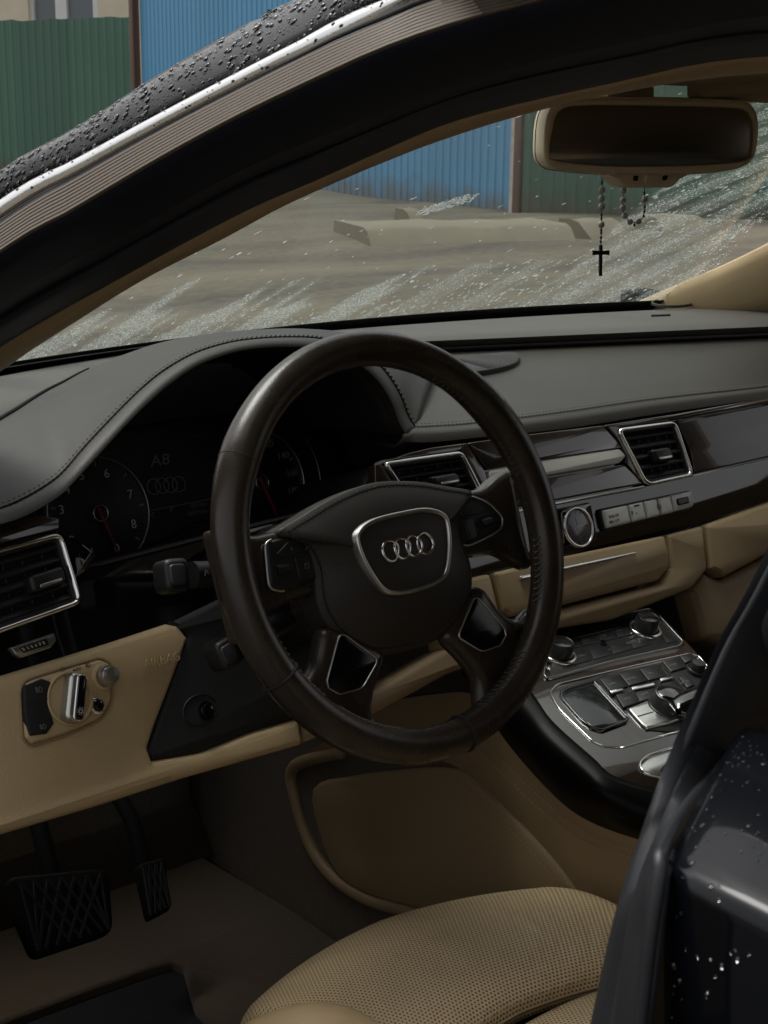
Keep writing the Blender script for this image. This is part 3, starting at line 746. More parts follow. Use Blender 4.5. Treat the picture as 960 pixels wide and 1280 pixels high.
# --- upper deck under the glass, and its dark front recess
def yf(x):
    if x > 0: return .42 - .37 * (x - .2)
    if x > -.25: return .592 + (.494 - .592) * (x + .25) / .25
    return .377 + .66 * (x + .575)
XS = [-.73 + 1.46 * i / 60 for i in range(61)]
def back(x): return .668 - .26 * x * x
rows = []
for f, z in ((0, .936), (.05, .942), (.25, .951), (.55, .956), (.85, .957), (.95, .956), (1.0, .952)):
    rows.append([V((x, back(x) + (yf(x) - back(x)) * f, z - (.010 if x < -.3 else .010 * max(0, min(1, (-.1 - x) / .2))) * f)) for x in XS])
rows.append([V((x, yf(x) + .004, .944 - (.010 if x < -.1 else 0))) for x in XS]); rows.append([V((x, yf(x) + .03, .935)) for x in XS])
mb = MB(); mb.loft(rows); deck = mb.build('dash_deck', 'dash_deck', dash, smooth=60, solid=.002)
XR = [-.16 + .88 * i / 40 for i in range(41)]
mb = MB(); mb.loft([[V((x, yf(x) + .020, .950)) for x in XR], [V((x, yf(x) + .018, .925)) for x in XR]]); mb.build('deck_recess', 'deck_gap', dash, smooth=180, solid=.002)
mb = MB(); mb.tube([V((x, yf(x) + .006, .940)) for x in XR], .0035, 8); mb.build('recess_trim', 'black_plastic', dash, smooth=180)
# defroster slot and small round sensor on the deck
mb = MB(); mb.loft([[V((x, back(x) - .012, .9535)) for x in XS[4:26]], [V((x, back(x) - .034, .9555)) for x in XS[4:26]]]); mb.build('defroster_slot', 'deck_gap', dash, smooth=0, solid=.001)
pts = [ax(841 + 27 * math.cos(a), 378 + 4.5 * math.sin(a), 'z', .9575) for a in [i * math.pi / 12 for i in range(24)]]
mb = MB(); mb.ring(pts, (0, 0, 1), .0025, .0012, .003, .0005); mb.build('deck_sensor_ring', 'dash_leather', dash, smooth=60)
pts = [ax(x, y, 'z', .9575) for x, y in ((814, 393.6), (838, 392.6), (838, 393.8), (814, 394.8))]
mb = MB(); mb.plate(pts, (0, 0, 1), .0006, .002, .0002); mb.build('identity_window', 'deck_gap', dash, smooth=0)

# --- passenger pad with double stitch and speaker grille
st_px = [(505, 536), (540, 535), (602, 530), (711, 516), (819, 500), (960, 484), (1100, 466)]
lip_px = [(503, 546), (540, 547), (602, 541), (711, 530), (819, 513), (960, 493), (1100, 474)]
s_pad = lambda off: (lambda p: p.y - (.205 + off - .10 * p.x * p.x))
Lp = crv(P_(lip_px, s_pad(-.012)), 50); Sp = crv(P_(st_px, s_pad(.006)), 50)
Bp = []
for i, p in enumerate(Sp):
    x = p.x + .09 * (1 - i / 49) + .03
    Bp.append(V((x, yf(max(x, -.12)) + .012, .936)))
rows = [[p + V((0, .045, -.016)) for p in Lp], [p + V((0, .012, -.014)) for p in Lp], [p + V((0, .001, -.005)) for p in Lp], [p.lerp(q, .35) + V((0, -.002, .0008)) for p, q in zip(Lp, Sp)], [p.lerp(q, .75) + V((0, 0, .0012)) for p, q in zip(Lp, Sp)]]
for f in (0, .08, .2, .4, .6, .8, .95, 1):
    rows.append([p.lerp(q, f) + V((0, 0, .006 * math.sin(math.pi * f))) for p, q in zip(Sp, Bp)])
mb = MB(); mb.loft(rows); pad = mb.build('passenger_pad', 'dash_leather', dash, smooth=60, solid=.003)
stitches([p + V((0, 0, .0014)) for p in Sp], (0, -.3, 1), 'stitch_dark', pad); stitches([p.lerp(q, .028) + V((0, 0, .0024)) for p, q in zip(Sp, Bp)], (0, -.3, 1), 'stitch_dark', pad)
mb = MB(); mb.tube([p.lerp(q, .014) + V((0, 0, .0004)) for p, q in zip(Sp, Bp)], .0012, 6); mb.build('pad_seam', 'stitch_seam', pad)
# speaker grille: half lens let into the pad just below the recess
s_top = lambda p: p.z - (.9395 - .028 * (.40 - p.y) / .2)
gpx = [(560, 447), (600, 443.5), (640, 440), (649, 444), (650, 449), (640, 456), (615, 462), (585, 466), (560, 467)]
gpts = crv(P_(gpx, lambda p: p.z - (.9430 - .14 * (.43 - p.y))), 26, closed=True)
mb = MB(); mb.plate(gpts, (0, -.1, 1), .0008, .01, .0005); grl = mb.build('speaker_grille', 'black_plastic', dash, smooth=40)
c0 = ax(556, 452, 'z', .935); mb = MB()
def g_in(p):
    k = sum(((gpts[i].x - p.x) * (gpts[(i + 1) % 26].y - p.y) - (gpts[(i + 1) % 26].x - p.x) * (gpts[i].y - p.y)) > 0 for i in range(26)); return k in (0, 26)
for k in range(2, 48):
    run = []
    for a in range(-75, 76, 3):
        q = c0 + V((k * .0032 * math.cos(R(a)), k * .0032 * math.sin(R(a)), 0)); q.z = .9430 - .14 * (.43 - q.y) + .0010
        if g_in(q): run.append(q)
        else:
            if len(run) > 2: mb.tube(run, .0007, 4, cap=False)
            run = []
    if len(run) > 2: mb.tube(run, .0007, 4, cap=False)
if mb.v: mb.build('grille_rib', 'dash_leather', grl, smooth=60, kind='stuff')

# --- instrument hood
lip = [(-60, 664, .105), (0, 652, .118), (33, 640, .125), (67, 620, .135), (87, 602, .145), (110, 577, .155), (133, 552, .165), (160, 523, .175), (187, 497, .185), (213, 475, .195), (247, 453, .205), (287, 438, .21), (320, 432, .21), (360, 430, .21), (400, 433, .21), (440, 446, .208), (470, 469, .205), (490, 498, .2), (501, 527, .196), (512, 544, .193)]
cre = [(-60, 651, .13), (0, 636, .143), (33, 622, .15), (64, 603, .16), (82, 587, .17), (103, 562, .18), (126, 537, .19), (153, 509, .20), (180, 483, .21), (207, 462, .22), (243, 442, .23), (285, 429, .235), (320, 424, .235), (360, 422, .235), (402, 424, .235), (445, 436, .233), (478, 461, .23), (499, 492, .225), (511, 522, .22), (522, 538, .215)]
bak = [(-60, 565, .94), (-25, 541, .942), (0, 525, .945), (20, 513, .948), (40, 500, .950), (60, 488, .953), (80, 478, .955), (100, 467, .957), (120, 458, .957), (147, 448, .957), (175, 442, .956), (205, 437, .955), (255, 431, .954), (310, 426, .953), (360, 422, .953), (410, 420, .952), (460, 421, .950), (500, 425, .948), (530, 432, .945), (555, 440, .940)]
NL = 90
L3 = crv([ax(x, y, 'y', v) for x, y, v in lip], NL); C3 = crv([ax(x, y, 'y', v) for x, y, v in cre], NL); B3 = crv([ax(x, y, 'z', v) for x, y, v in bak], NL)
hc = V((-.43, .2, .80))
def shr(p, f, dy): q = hc + (p - hc) * f; return V((q.x, p.y + dy, q.z))
rows = [[shr(p, .965, .02) for p in L3], [shr(p, .972, .006) for p in L3], [shr(p, .988, -.001) for p in L3], L3]
for f in (.3, .6, .85, 1): rows.append([p.lerp(q, f) + V((0, 0, .0022 * math.sin(math.pi * f))) for p, q in zip(L3, C3)])
for f in (.03, .1, .22, .4, .6, .8, .93, .985): rows.append([p.lerp(q, f) + V((0, 0, .012 * math.sin(math.pi * f) ** 1.1)) for p, q in zip(C3, B3)])
rows.append([p + V((.0, .002, -.004)) for p in B3]); rows.append([p + V((.004, .008, -.018)) for p in B3])
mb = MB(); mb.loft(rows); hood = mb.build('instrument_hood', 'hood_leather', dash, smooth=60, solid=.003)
hn_ = lambda p: (p - V((-.43, .28, .72)))
stitches([p.lerp(q, .02) + V((0, -.0005, .0026)) for p, q in zip(C3, B3)], hn_, 'stitch_dark', hood); stitches([p.lerp(q, -.018) + V((0, -.0008, .0016)) for p, q in zip(C3, L3)], hn_, 'stitch_dark', hood)
mb = MB(); mb.tube([p + V((0, 0, .0006)) for p in C3], .0011, 6); mb.build('hood_seam', 'stitch_seam', hood)
mb = MB(); mb.tube([p + V((.001, .003, .0005)) for p in B3[:34]], [.0032 - .0022 * i / 33 for i in range(34)], 8); mb.build('hood_groove', 'deck_gap', dash, smooth=180)
# matt black lining of the hood, tapering to the dials
rows = []
for f, dy in ((.985, .004), (.965, .02), (.955, .04), (.93, .08), (.90, .12), (.86, .17)): rows.append([shr(p, f, dy) for p in L3])
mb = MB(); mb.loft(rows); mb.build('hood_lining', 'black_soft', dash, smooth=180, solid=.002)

# --- fascia base sheet (gloss black)
def ztop(x):
    if x < -.635: return .900
    if x < -.605: f = (x + .635) / .03; return .900 + (.856 - .900) * (f * f * (3 - 2 * f))
    if x < -.29: return .856
    if x < -.25: f = (x + .29) / .04; return .856 + (.882 - .856) * (f * f * (3 - 2 * f))
    return .882 - .03 * max(0, x) ** 2
XF = [-.76 + 1.52 * i / 110 for i in range(111)]
rows = [[V((x, g_fas(x, .755) + .05, .755)) for x in XF], [V((x, g_fas(x, .755) + .003, .757)) for x in XF]]
for k in range(1, 9): rows.append([V((x, g_fas(x, .757 + (ztop(x) - .757) * k / 8), .757 + (ztop(x) - .757) * k / 8)) for x in XF])
mb = MB(); rows.append([V((x, g_fas(x, ztop(x)) + .004, ztop(x) + .001)) for x in XF]); mb.loft(rows)
mbs = MB(); mbs.loft([[V((x, g_fas(x, ztop(x)) + dy, ztop(x) + dz - .0005)) for x in XF[8:46]] for dy, dz in ((.003, .001), (.015, .0), (.05, -.012), (.10, -.030), (.16, -.050))]); mbs.build('cluster_shelf', 'black_soft', dash, smooth=180, solid=.003)
mb.build('fascia_panel', 'black_gloss', dash, smooth=50, solid=.003)

# --- air vents
def vent(name, outer, par, n_slats, hmax=.0115, w=.0046, label=None, tabu=(.35, .68), fr=.16, gap=.06, vanes=True):
    root = bpy.data.objects.new(name, None); col.objects.link(root); root.parent = par; root.empty_display_size = .02
    if label: root['label'] = label
    pts = P_(outer); n = nfas(cen(pts))
    pl('vent_back', 'deck_gap', root, outer, .0012, .002, .0002, .1)
    rg('frame', 'chrome', root, outer, w, hmax + .0020, .002, .0019, fr)
    rg('inner_frame', 'black_plastic', root, outer, w + .0022, hmax - .001, .002, .0004, fr)
    for k in range(n_slats):
        v0 = .07 + (k + .18) * .86 / n_slats; v1 = .07 + (k + .80) * .86 / n_slats
        q = [hit(x, y, fas) for x, y in quad(outer, .07, .94, v0, v1)]
        a, b, c, d = q; up = .0015
        front = hmax - .002
        mbs = MB(); rws = []
        for f, hh in ((0, .35), (.35, .75), (.75, 1.0), (1.0, .94), (1.06, .80), (.9, .25)):
            rws.append([a.lerp(d, f) + n * (front * hh), b.lerp(c, f) + n * (front * hh)])
        mbs.loft(rws, cu=True); mbs.build('slat', 'black_plastic', root, smooth=35)
    if vanes:
        for k in range(1, 6):
            q = [hit(x, y, fas) for x, y in quad(outer, k / 6 - .008, k / 6 + .008, .08, .93)]
            m_ = MB(); m_.plate(q, n, .0045, .002, .0004); m_.build('vane', 'black_plastic', root, smooth=0)
    vm = .5 + .04
    q = quad(outer, tabu[0], tabu[1], vm - .10, vm + .12)
    kn = pl('vent_knob', 'black_plastic', root, q, hmax + .006, .0, .003, .25, n=n)
    q = quad(outer, tabu[0] + .06, tabu[1] - .04, vm + .045, vm + .085)
    pl('knob_accent', 'satin_metal', kn, q, hmax + .0068, -.004, .0004, .3, n=n)
    return root
ventR = [(762, 538), (836, 528), (859, 597), (799, 610)]
ventL = [(469, 580), (569, 566), (597, 622), (509, 640)]
ventD = [(-78, 706), (67, 667), (94, 757), (-60, 812)]
v1 = vent('air_vent', ventR, dash, 5, label='chrome framed air vent right of centre')
v2 = vent('air_vent', ventL, dash, 5, label='chrome framed air vent behind the right of the steering wheel', tabu=(.42, .75))
v3 = vent('air_vent', ventD, dash, 5, label='chrome framed air vent at the driver door end', tabu=(.62, .90))

# --- polished wood, metal bar, bright line
woods = [
    [(461, 583), (483, 576), (502, 569), (531, 562), (571, 556.5), (569, 565.5), (470, 579)],
    [(461, 583.5), (468.5, 580.5), (508, 640), (470, 650), (462, 612)],
    [(572, 556.5), (575.5, 556), (599, 592), (606, 620), (598, 622), (570.5, 567)],
    [(577, 555.8), (640, 547), (746, 534), (763, 553), (769, 561.5), (660, 578.5), (604, 588.5), (599, 586)],
    [(602, 612), (665, 600.5), (772, 582.5), (797, 606.5), (677, 629), (612, 641)],
    [(748, 533.7), (838, 519.5), (960, 498), (1100, 470), (1100, 476), (960, 505), (838, 526.5), (764, 536.5), (798, 607), (775, 581), (776, 572), (766, 554)],
    [(839, 527), (900, 517), (960, 506), (1100, 477), (1110, 541), (960, 571.5), (862, 594), (856, 565)],
    [(-80, 672), (0, 655), (40, 646), (66, 651), (66, 664), (0, 681), (-80, 702)],
]
for i, w_ in enumerate(woods):
    pl('wood_trim', 'wood_veneer', dash, w_, .0100 if i != 6 else .0104, .002, .0012, .12)
pl('metal_bar', 'bar_silver', dash, [(604, 591), (659, 580), (767, 563), (775, 572), (767, 581), (665, 598.5), (607, 609)], .0098, .002, .0010, .22, label='brushed metal bar across the fascia with small lettering')
_p = hit(690, 589, fas); text('Audi MMI', _p + nfas(_p) * .0101, (1, 0, .02), nfas(_p), .0085, 'print_white', dash)
pl('bright_line', 'satin_metal', dash, [(606, 645), (677, 630.5), (797, 608.5), (799, 611.5), (678, 634.5), (607, 649)], .0098, .002, .0008, .05)
pl('bright_line', 'satin_metal', dash, [(862, 595), (960, 572.6), (1100, 542), (1100, 543), (960, 573.6), (862, 596.2)], .0064, .002, .0003, .05)

# added facet beside the driver vent, tilted to mirror sky as a grey patch
_o = hit(95, 692, fas); _n = V((-.68, -.50, .53)).normalized()
pl('sky_catch_facet', 'black_gloss', dash, [(77, 678), (91, 671), (115, 690), (93, 722)], .0, .012, .0006, .05, surf=lambda p: (p - _o).dot(_n), n=_n)
# --- clock
pl('clock_surround', 'black_gloss', dash, [(692, 637), (735, 628), (744, 675), (700, 686)], .0045, .002, .0015, .12)
pl('bright_line', 'satin_metal', dash, [(682, 640), (685.5, 639), (694, 679), (690, 680)], .004, .002, .0008, .1)
def disc(px, py, r, surf=fas, n=None, k=40, ry=None, right=V((1, 0, 0))):
    c = hit(px, py, surf); n = V(n or nfas(c)).normalized(); a = (right - n * right.dot(n)).normalized(); b = n.cross(a)
    return c, n, a, b, [c + a * (r * math.cos(2 * math.pi * i / k)) + b * ((ry or r) * math.sin(2 * math.pi * i / k)) for i in range(k)]
cc, cn, ca, cb, pts = disc(718.5, 660, .0205, ry=.0205)
clk = bpy.data.objects.new('clock', None); col.objects.link(clk); clk.parent = dash; clk['label'] = 'round clock with a violet grey dial and chrome bezel'
mat('clock_face', (.10, .085, .11), .25, coat=.6)
mb = MB(); mb.plate(pts, cn, .0058, .002, .0006); mb.build('clock_face', 'clock_face', clk)
mb = MB(); mb.ring([cc + (p - cc) * 1.13 for p in pts], cn, .0026, .0078, .002, .0008); mb.build('clock_bezel', 'chrome', clk, smooth=60)
for ang, ln, wd in ((96, .011, .0011), (8, .015, .0009)):
    d = ca * math.cos(R(ang)) + cb * math.sin(R(ang)); w_ = cn.cross(d)
    mb = MB(); mb.plate([cc - d * .003 + w_ * wd, cc + d * ln + w_ * wd * .3, cc + d * ln - w_ * wd * .3, cc - d * .003 - w_ * wd], cn, .0066, -.0058, .0002); mb.build('clock_hand', 'print_white', clk, smooth=0)
for i in range(12):
    d = ca * math.cos(R(30 * i)) + cb * math.sin(R(30 * i)); w_ = cn.cross(d) * .0004
    mb = MB(); mb.plate([cc + d * .0165 + w_, cc + d * .0185 + w_, cc + d * .0185 - w_, cc + d * .0165 - w_], cn, .0062, -.0055, .0001); mb.build('hour_mark', 'print_dim', clk, smooth=0)
text('31', cc - cb * .0145 - ca * .003 + cn * .006, ca, cn, .005, 'print_dim', clk)

# --- row of silver switches
sw_out = [(746, 637), (859, 613.5), (864.5, 631), (858, 639), (752, 665)]
sw = pl('switch_block', 'black_plastic', dash, sw_out, .004, .002, .001, .12)
SW = [(747.5, 638.5), (858.5, 615), (863, 636), (753, 663)]
for u0, u1 in ((.0, .27), (.285, .445), (.46, .60), (.615, .755)):
    pl('switch_button', 'button_silver', sw, quad(SW, u0 + .005, u1, .04, .95), .0085, -.002, .0012, .10, crown=.0004)
wheelp = pl('switch_button', 'button_silver', sw, [tuple(p) for p in rnd(quad(SW, .77, 1.0, .0, .93), [0, .1, .35, .05], 3)], .0080, -.002, .0012, 0)
q = quad(SW, .81, .95, .26, .66); pl('wheel_slot', 'black_soft', wheelp, q, .0085, -.003, .0005, .3)
for k in range(6): pl('thumb_wheel_tooth', 'dark_metal', wheelp, quad(SW, .825 + k * .019, .838 + k * .019, .32, .60), .0105, -.004, .0006, .1)
def on(px, py, h): p = hit(px, py, fas); return p + nfas(p) * h, nfas(p)
for s, x, y, z in (('PASS AIR', 755, 650, .0052), ('BAG OFF', 755.5, 656.5, .0052)):
    p, n = on(x, y, .0089); text(s, p, (1, 0, .03), n, z, 'print_dark', sw, sx=.82)
p, n = on(783, 646, .0089); text('P', p, (1, 0, .03), n, .007, 'print_dark', sw); p, n = on(788, 645, .0089); text('A', p, (1, 0, .03), n, .0042, 'print_dark', sw)
p, n = on(817, 635, .0089); strokes([arc(0, 0, .003, 0, 360, 12), [(-.0015, -.001), (0, .0015), (.0015, -.001), (-.0015, -.001)]], p, (1, 0, .03), n, .0005, 'print_dark', sw)
pl('button_lamp', 'deck_gap', sw, quad(SW, .335, .395, .12, .2), .0093, -.006, .0002, 0)
# left button strip of the same row behind the wheel
for a in ((586, 690, 607, 685, 611, 694, 590, 697), (608.5, 684.5, 625, 680.5, 629, 690.5, 612.5, 693.8), (626.5, 680, 640, 677, 645, 687.5, 630.5, 690.2)):
    pl('switch_button', 'button_silver', dash, [(a[0], a[1]), (a[2], a[3]), (a[4], a[5]), (a[6], a[7])], .0085, -.001, .0012, .15)
p, n = on(612, 691, .0089); text('OFF', p, (1, 0, .03), n, .0055, 'print_dark', dash)

# --- beige lower panels
def bp(name, pix, h=.009, d=.03, b=.004, r=.1, m='beige_leather', label=None, parent=dash): return pl(name, m, parent, pix, h, d, b, r, smooth=60, label=label, k=5)
drawer = bp('drawer_front', [(611, 717), (695, 697.5), (823, 671), (829, 692), (829, 711), (816, 727), (699, 757), (633, 772), (622, 764)], .0105, label='beige leather drawer front with chrome pull')
pl('drawer_pull', 'chrome', drawer, [(640, 722), (695, 710.3), (782, 691.8), (784.5, 694.2), (695, 714.2), (640, 726.4)], .0150, -.004, .0012, .2)
bp('lower_panel', [(830.5, 669.5), (872.5, 658.5), (876, 690), (878.5, 713), (860, 736), (760, 776), (695, 786), (632, 796), (626, 777), (700, 761.5), (820, 731), (833, 711)], .0090, b=.005)
bp('lower_panel', [(556, 730), (607, 718), (618, 764), (628, 777), (632, 797), (560, 815)], .0090, b=.005)
glove = bp('glovebox_lid', [(877.5, 656.8), (960, 628), (1100, 580), (1120, 650), (960, 690), (900, 722), (882, 712)], .0105, b=.006, label='beige leather glovebox lid at the right edge')
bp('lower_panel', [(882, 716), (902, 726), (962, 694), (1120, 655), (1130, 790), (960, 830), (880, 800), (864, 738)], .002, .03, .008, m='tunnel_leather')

# driver side knee panel with light switch
mat('print_brown', (.10, .072, .042), .7)
kp = bp('knee_panel', [(-110, 877), (0, 845), (130, 805.5), (206, 780.5), (217, 782), (231, 799), (210, 855), (190, 907), (180.5, 936), (186, 952), (250, 941), (310, 916), (368, 899), (374, 931), (220, 975), (120, 1007.5), (0, 1043), (-110, 1078)], .0075, .05, .006, .16, m='beige_plastic')
FO[0] = .0036
sw_px = [(17, 853), (60, 839), (118, 822), (133, 829), (135, 878), (122, 901), (80, 921), (32, 936), (21, 925)]
rg('panel_groove', 'tunnel_leather', kp, sw_px, .0016, .0078, .0, .0003, .35)
lp = pl('light_switch_panel', 'beige_plastic', dash, sw_px, .0098, .0, .003, .35, smooth=60, ins=.0022, k=6)
pl('fog_light_buttons', 'black_soft', lp, [(20, 860), (43, 850), (56, 855), (50, 880), (58, 906), (49, 919), (28, 921.5), (22, 900)], .0118, -.006, .0015, .1)
pl('button_gap', 'stitch_seam', lp, [(21.5, 880.5), (49.5, 874.5), (49.6, 875.6), (21.6, 881.6)], .0121, -.009, .0001, 0)
kc, kn_, ka, kb, kpts = disc(78, 875, .0205)
mb = MB(); mb.ring([kc + (p - kc) * 1.10 for p in kpts], kn_, .0035, .0125, -.006, .0012); mb.build('dial_surround', 'beige_plastic', lp, smooth=60)
mb = MB(); mb.plate(kpts, kn_, .0112, -.004, .001); rot = mb.build('rotary_base', 'beige_plastic', lp, smooth=60)
t_ = (ka * math.sin(R(22)) + kb * math.cos(R(22))).normalized(); w_ = t_.cross(kn_).normalized()
def bar(hw, hl, h, d, off, b, name, m, par):
    pts_ = rnd([kc + w_ * (off - hw) - t_ * hl, kc + w_ * (off + hw) - t_ * hl, kc + w_ * (off + hw) + t_ * hl, kc + w_ * (off - hw) + t_ * hl], .45, 5)
    m_ = MB(); m_.plate(pts_, kn_, h, d, b); return m_.build(name, m, par, smooth=50)
bar(.0070, .0200, .0215, -.010, -.001, .003, 'knob_body', 'satin_metal', lp); bar(.0042, .0185, .0230, -.012, .0025, .0012, 'knob_face', 'black_gloss', lp)
bar(.0048, .0190, .0223, -.012, .0025, .0008, 'knob_rim', 'chrome', lp)
strokes([arc(0, 0, .0016, 0, 360, 10)] + [[(.0024 * math.cos(R(a)), .0024 * math.sin(R(a))), (.0033 * math.cos(R(a)), .0033 * math.sin(R(a)))] for a in range(0, 360, 45)], kc + w_ * .003 - t_ * .011 + kn_ * .0232, ka, kn_, .0004, 'print_white', lp)
def knob(px, py, r0, r1, h0, h1, m_, par, name, tick=None, base=.0095, cap=None):
    c, n, a, b, _ = disc(px, py, r0); m2 = MB(); prof = ((r0, base), (r0, base + h0 * .8), (r0 * .96, base + h0), (r1 * 1.02, base + h0 + .0003), (r1, base + h0 + .001), (r1, base + h1 * .85), (r1 * .93, base + h1), (r1 * .5, base + h1 + .0004), (.00001, base + h1 + .0004))
    m2.loft([[c + a * (rr * math.cos(2 * math.pi * i / 28)) + b * (rr * math.sin(2 * math.pi * i / 28)) + n * hh for i in range(28)] for rr, hh in prof], cv=True)
    return m2.build(name, m_, par, smooth=50), c, n, a, b
ring_, c_, n_, a_, b_ = knob(120, 848, .0112, .0085, .002, .0023, 'beige_plastic', lp, 'knob_collar')
kd, *_ = knob(121.5, 847, .0088, .0068, .008, .0135, 'satin_metal', lp, 'dimmer_knob')
for k in range(26):
    an = 2 * math.pi * k / 26; d_ = a_ * math.cos(an) + b_ * math.sin(an); m2 = MB(); c2 = hit(121.5, 847, fas)
    m2.plate([c2 + d_ * .0090 + b_ * 0 + d_.cross(n_) * .0005, c2 + d_ * .0086 + d_.cross(n_) * .0005, c2 + d_ * .0086 - d_.cross(n_) * .0005, c2 + d_ * .0090 - d_.cross(n_) * .0005], n_, .0165, -.011, .0001); m2.build('knob_ridge', 'satin_metal', kd, smooth=0)
knob(112, 884, .0070, .0050, .0018, .002, 'chrome', lp, 'knob_collar'); knob(112, 883.5, .0054, .0046, .0022, .0045, 'black_gloss', lp, 'push_knob')
def ic(poly, px, py, h, sz, mt='print_dark', par=lp, w=.00045):
    p = hit(px, py, fas); strokes([[(x * sz, y * sz) for x, y in q] for q in poly], p + nfas(p) * h, (1, 0, .0), nfas(p), w, mt, par)
LAMP = [arc(0, 0, 1, -90, 90, 8) + [(0, 1), (-.3, .5), (-.3, -.5), (0, -1)], [(-1.6, .6), (-.6, .6)], [(-1.6, 0), (-.6, 0)], [(-1.6, -.6), (-.6, -.6)]]
LAMP2 = [arc(0, 0, 1, -90, 90, 8) + [(0, 1), (-.3, .5), (-.3, -.5), (0, -1)], [(-1.8, .9), (-.6, .6)], [(-1.8, .2), (-.6, 0)], [(-1.8, -.4), (-.6, -.6)], [(-1.3, 1.2), (-1.5, .4), (-1.1, -.2), (-1.4, -.9)]]
for x, y, I, s, mt, h in ((39, 864, LAMP2, .0022, 'print_dim', .0121), (44, 910, LAMP2, .0020, 'print_dim', .0121), (102, 833, LAMP2, .0016, 'print_brown', .0100), (102, 867, LAMP, .0016, 'print_brown', .0100), (97, 850, LAMP, .0012, 'print_brown', .0100), (98, 894, LAMP, .0013, 'print_brown', .0100), (104, 893, LAMP, .0010, 'print_brown', .0100)):
    ic(I, x, y, h, s, mt)
ic([arc(0, 0, 1, 0, 360, 14)], 69.5, 838.5, .0100, .0018, 'print_brown')
p, n = on(82.5, 841.5, .0100); text('AUTO', p, (1, 0, 0), n, .0036, 'print_brown', lp, sx=.85)
p, n = on(173, 838.5, .0079); text('AIRBAG', p, (1, 0, .0), n, .0115, 'beige_plastic', kp, name='embossed_lettering', ext=.0005, shear=.25)
FO[0] = 0.0
# vent thumbwheel on the gloss panel
tw = pl('vent_thumbwheel', 'satin_metal', dash, [(11, 810), (65, 791.5), (68, 801), (61, 810.5), (24, 823), (17, 819)], .0035, .001, .0012, .12)
pl('wheel_slot', 'black_soft', tw, [(20, 810), (55, 798.5), (58, 806.5), (26, 817)], .0042, -.001, .0004, .2)
for k in range(6): pl('thumb_wheel_tooth', 'chrome', tw, quad([(21, 810.5), (52, 800), (55, 806.5), (26, 816)], k / 6 + .02, k / 6 + .09, .2, .8), .0062, -.003, .0005, .1)
# black knee trim around the steering column
pl('column_surround', 'black_soft', dash, [(203, 782), (231, 795), (180, 941), (188, 953), (250, 942), (312, 917), (430, 880), (470, 800), (420, 730), (300, 735)], .0045, .02, .006, .1, smooth=60)
c_, n_, a_, b_, pts = disc(246, 888, .020, ry=.014)
mb = MB(); mb.ring(pts, n_, .002, .0065, .0, .0006); mb.build('adjuster_bezel', 'black_plastic', dash, smooth=60)
knob(252, 889, .0085, .006, .003, .007, 'black_gloss', dash, 'column_adjuster', base=.004)
ic([[(-1, 0), (1, 0)], [(0, 1), (0, -1)], arc(0, 0, .6, 0, 360, 8)], 231, 901, .0048, .003, 'print_dim', dash)
# dark beige underside between column and console
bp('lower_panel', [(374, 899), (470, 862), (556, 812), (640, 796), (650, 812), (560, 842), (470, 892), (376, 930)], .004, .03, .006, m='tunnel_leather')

# --- instrument cluster
def clu(p): return p.y - (.325 + .3 * (p.z - .85))
CN = V((0, -1, .3)).normalized()
clus = thing('instrument_cluster', 'dark instrument cluster with two dials and red needles under the hood', 'cluster')
mb = MB(); mb.plate(rnd([V((-.565, .325 + .3 * -.06, .79)), V((-.15, .325 + .3 * -.06, .79)), V((-.19, .325 + .3 * .075, .925)), V((-.545, .325 + .3 * .075, .925))], .1), CN, 0, .01, .002); mb.build('cluster_face', 'dial_black', clus)
def cpt(px, py, h=.001): return hit(px, py, clu) + CN * h
RX = V((1, 0, 0)); UX = CN.cross(RX)
def dial(px, py, rr, ring_r, nums, mpl, needle, a0, a1, gname):
    c = cpt(px, py, 0); d = bpy.data.objects.new(gname, None); col.objects.link(d); d.parent = clus
    circ = lambda r_, h=0: [c + RX * (r_ * math.cos(2 * math.pi * i / 64)) + UX * (r_ * math.sin(2 * math.pi * i / 64)) + CN * h for i in range(64)]
    m_ = MB(); m_.plate(circ(ring_r), CN, .002, .0, .0005); m_.build('dial_face', 'dial_black', d)
    m_ = MB(); m_.ring(circ(ring_r * 1.02), CN, .0011, .004, .0, .0004); m_.build('dial_ring', 'satin_metal', d, smooth=60)
    m_ = MB(); m_.ring(circ(.0085), CN, .0012, .007, .0, .0004); m_.build('needle_hub', 'satin_metal', d, smooth=60)
    for s, a in nums:
        p = c + RX * (rr * math.cos(R(a))) + UX * (rr * math.sin(R(a))) + CN * .003
        text(s, p - UX * .0032, RX, CN, .0125 if len(s) == 1 else .0105, mpl, d, name='dial_number', align='CENTER')
    for k in range(49):
        a = a0 + (a1 - a0) * k / 48; e = RX * math.cos(R(a)) + UX * math.sin(R(a)); w2 = CN.cross(e) * (.0005 if k % 6 else .0009)
        r0 = ring_r * (.90 if k % 6 else .84); m_ = MB(); m_.plate([c + e * r0 + w2, c + e * ring_r * .94 + w2, c + e * ring_r * .94 - w2, c + e * r0 - w2], CN, .0026, -.002, .0001); m_.build('dial_mark', 'print_faint' if k % 6 else 'print_dim', d, smooth=0)
    e = RX * math.cos(R(needle)) + UX * math.sin(R(needle)); w2 = CN.cross(e)
    m_ = MB(); m_.plate([c - e * .006 + w2 * .0016, c + e * rr * 1.12 + w2 * .0005, c + e * rr * 1.12 - w2 * .0005, c - e * .006 - w2 * .0016], CN, .0065, -.004, .0003); m_.build('needle', 'needle_red', d)
    return c
tc_ = dial(122, 642, .0400, .0550, [('0', -72), ('1', -112), ('2', 213), ('3', 167), ('4', 137), ('5', 106), ('6', 66), ('7', 18), ('8', -26)], 'print_white', -74, 288, -40, 'tachometer')
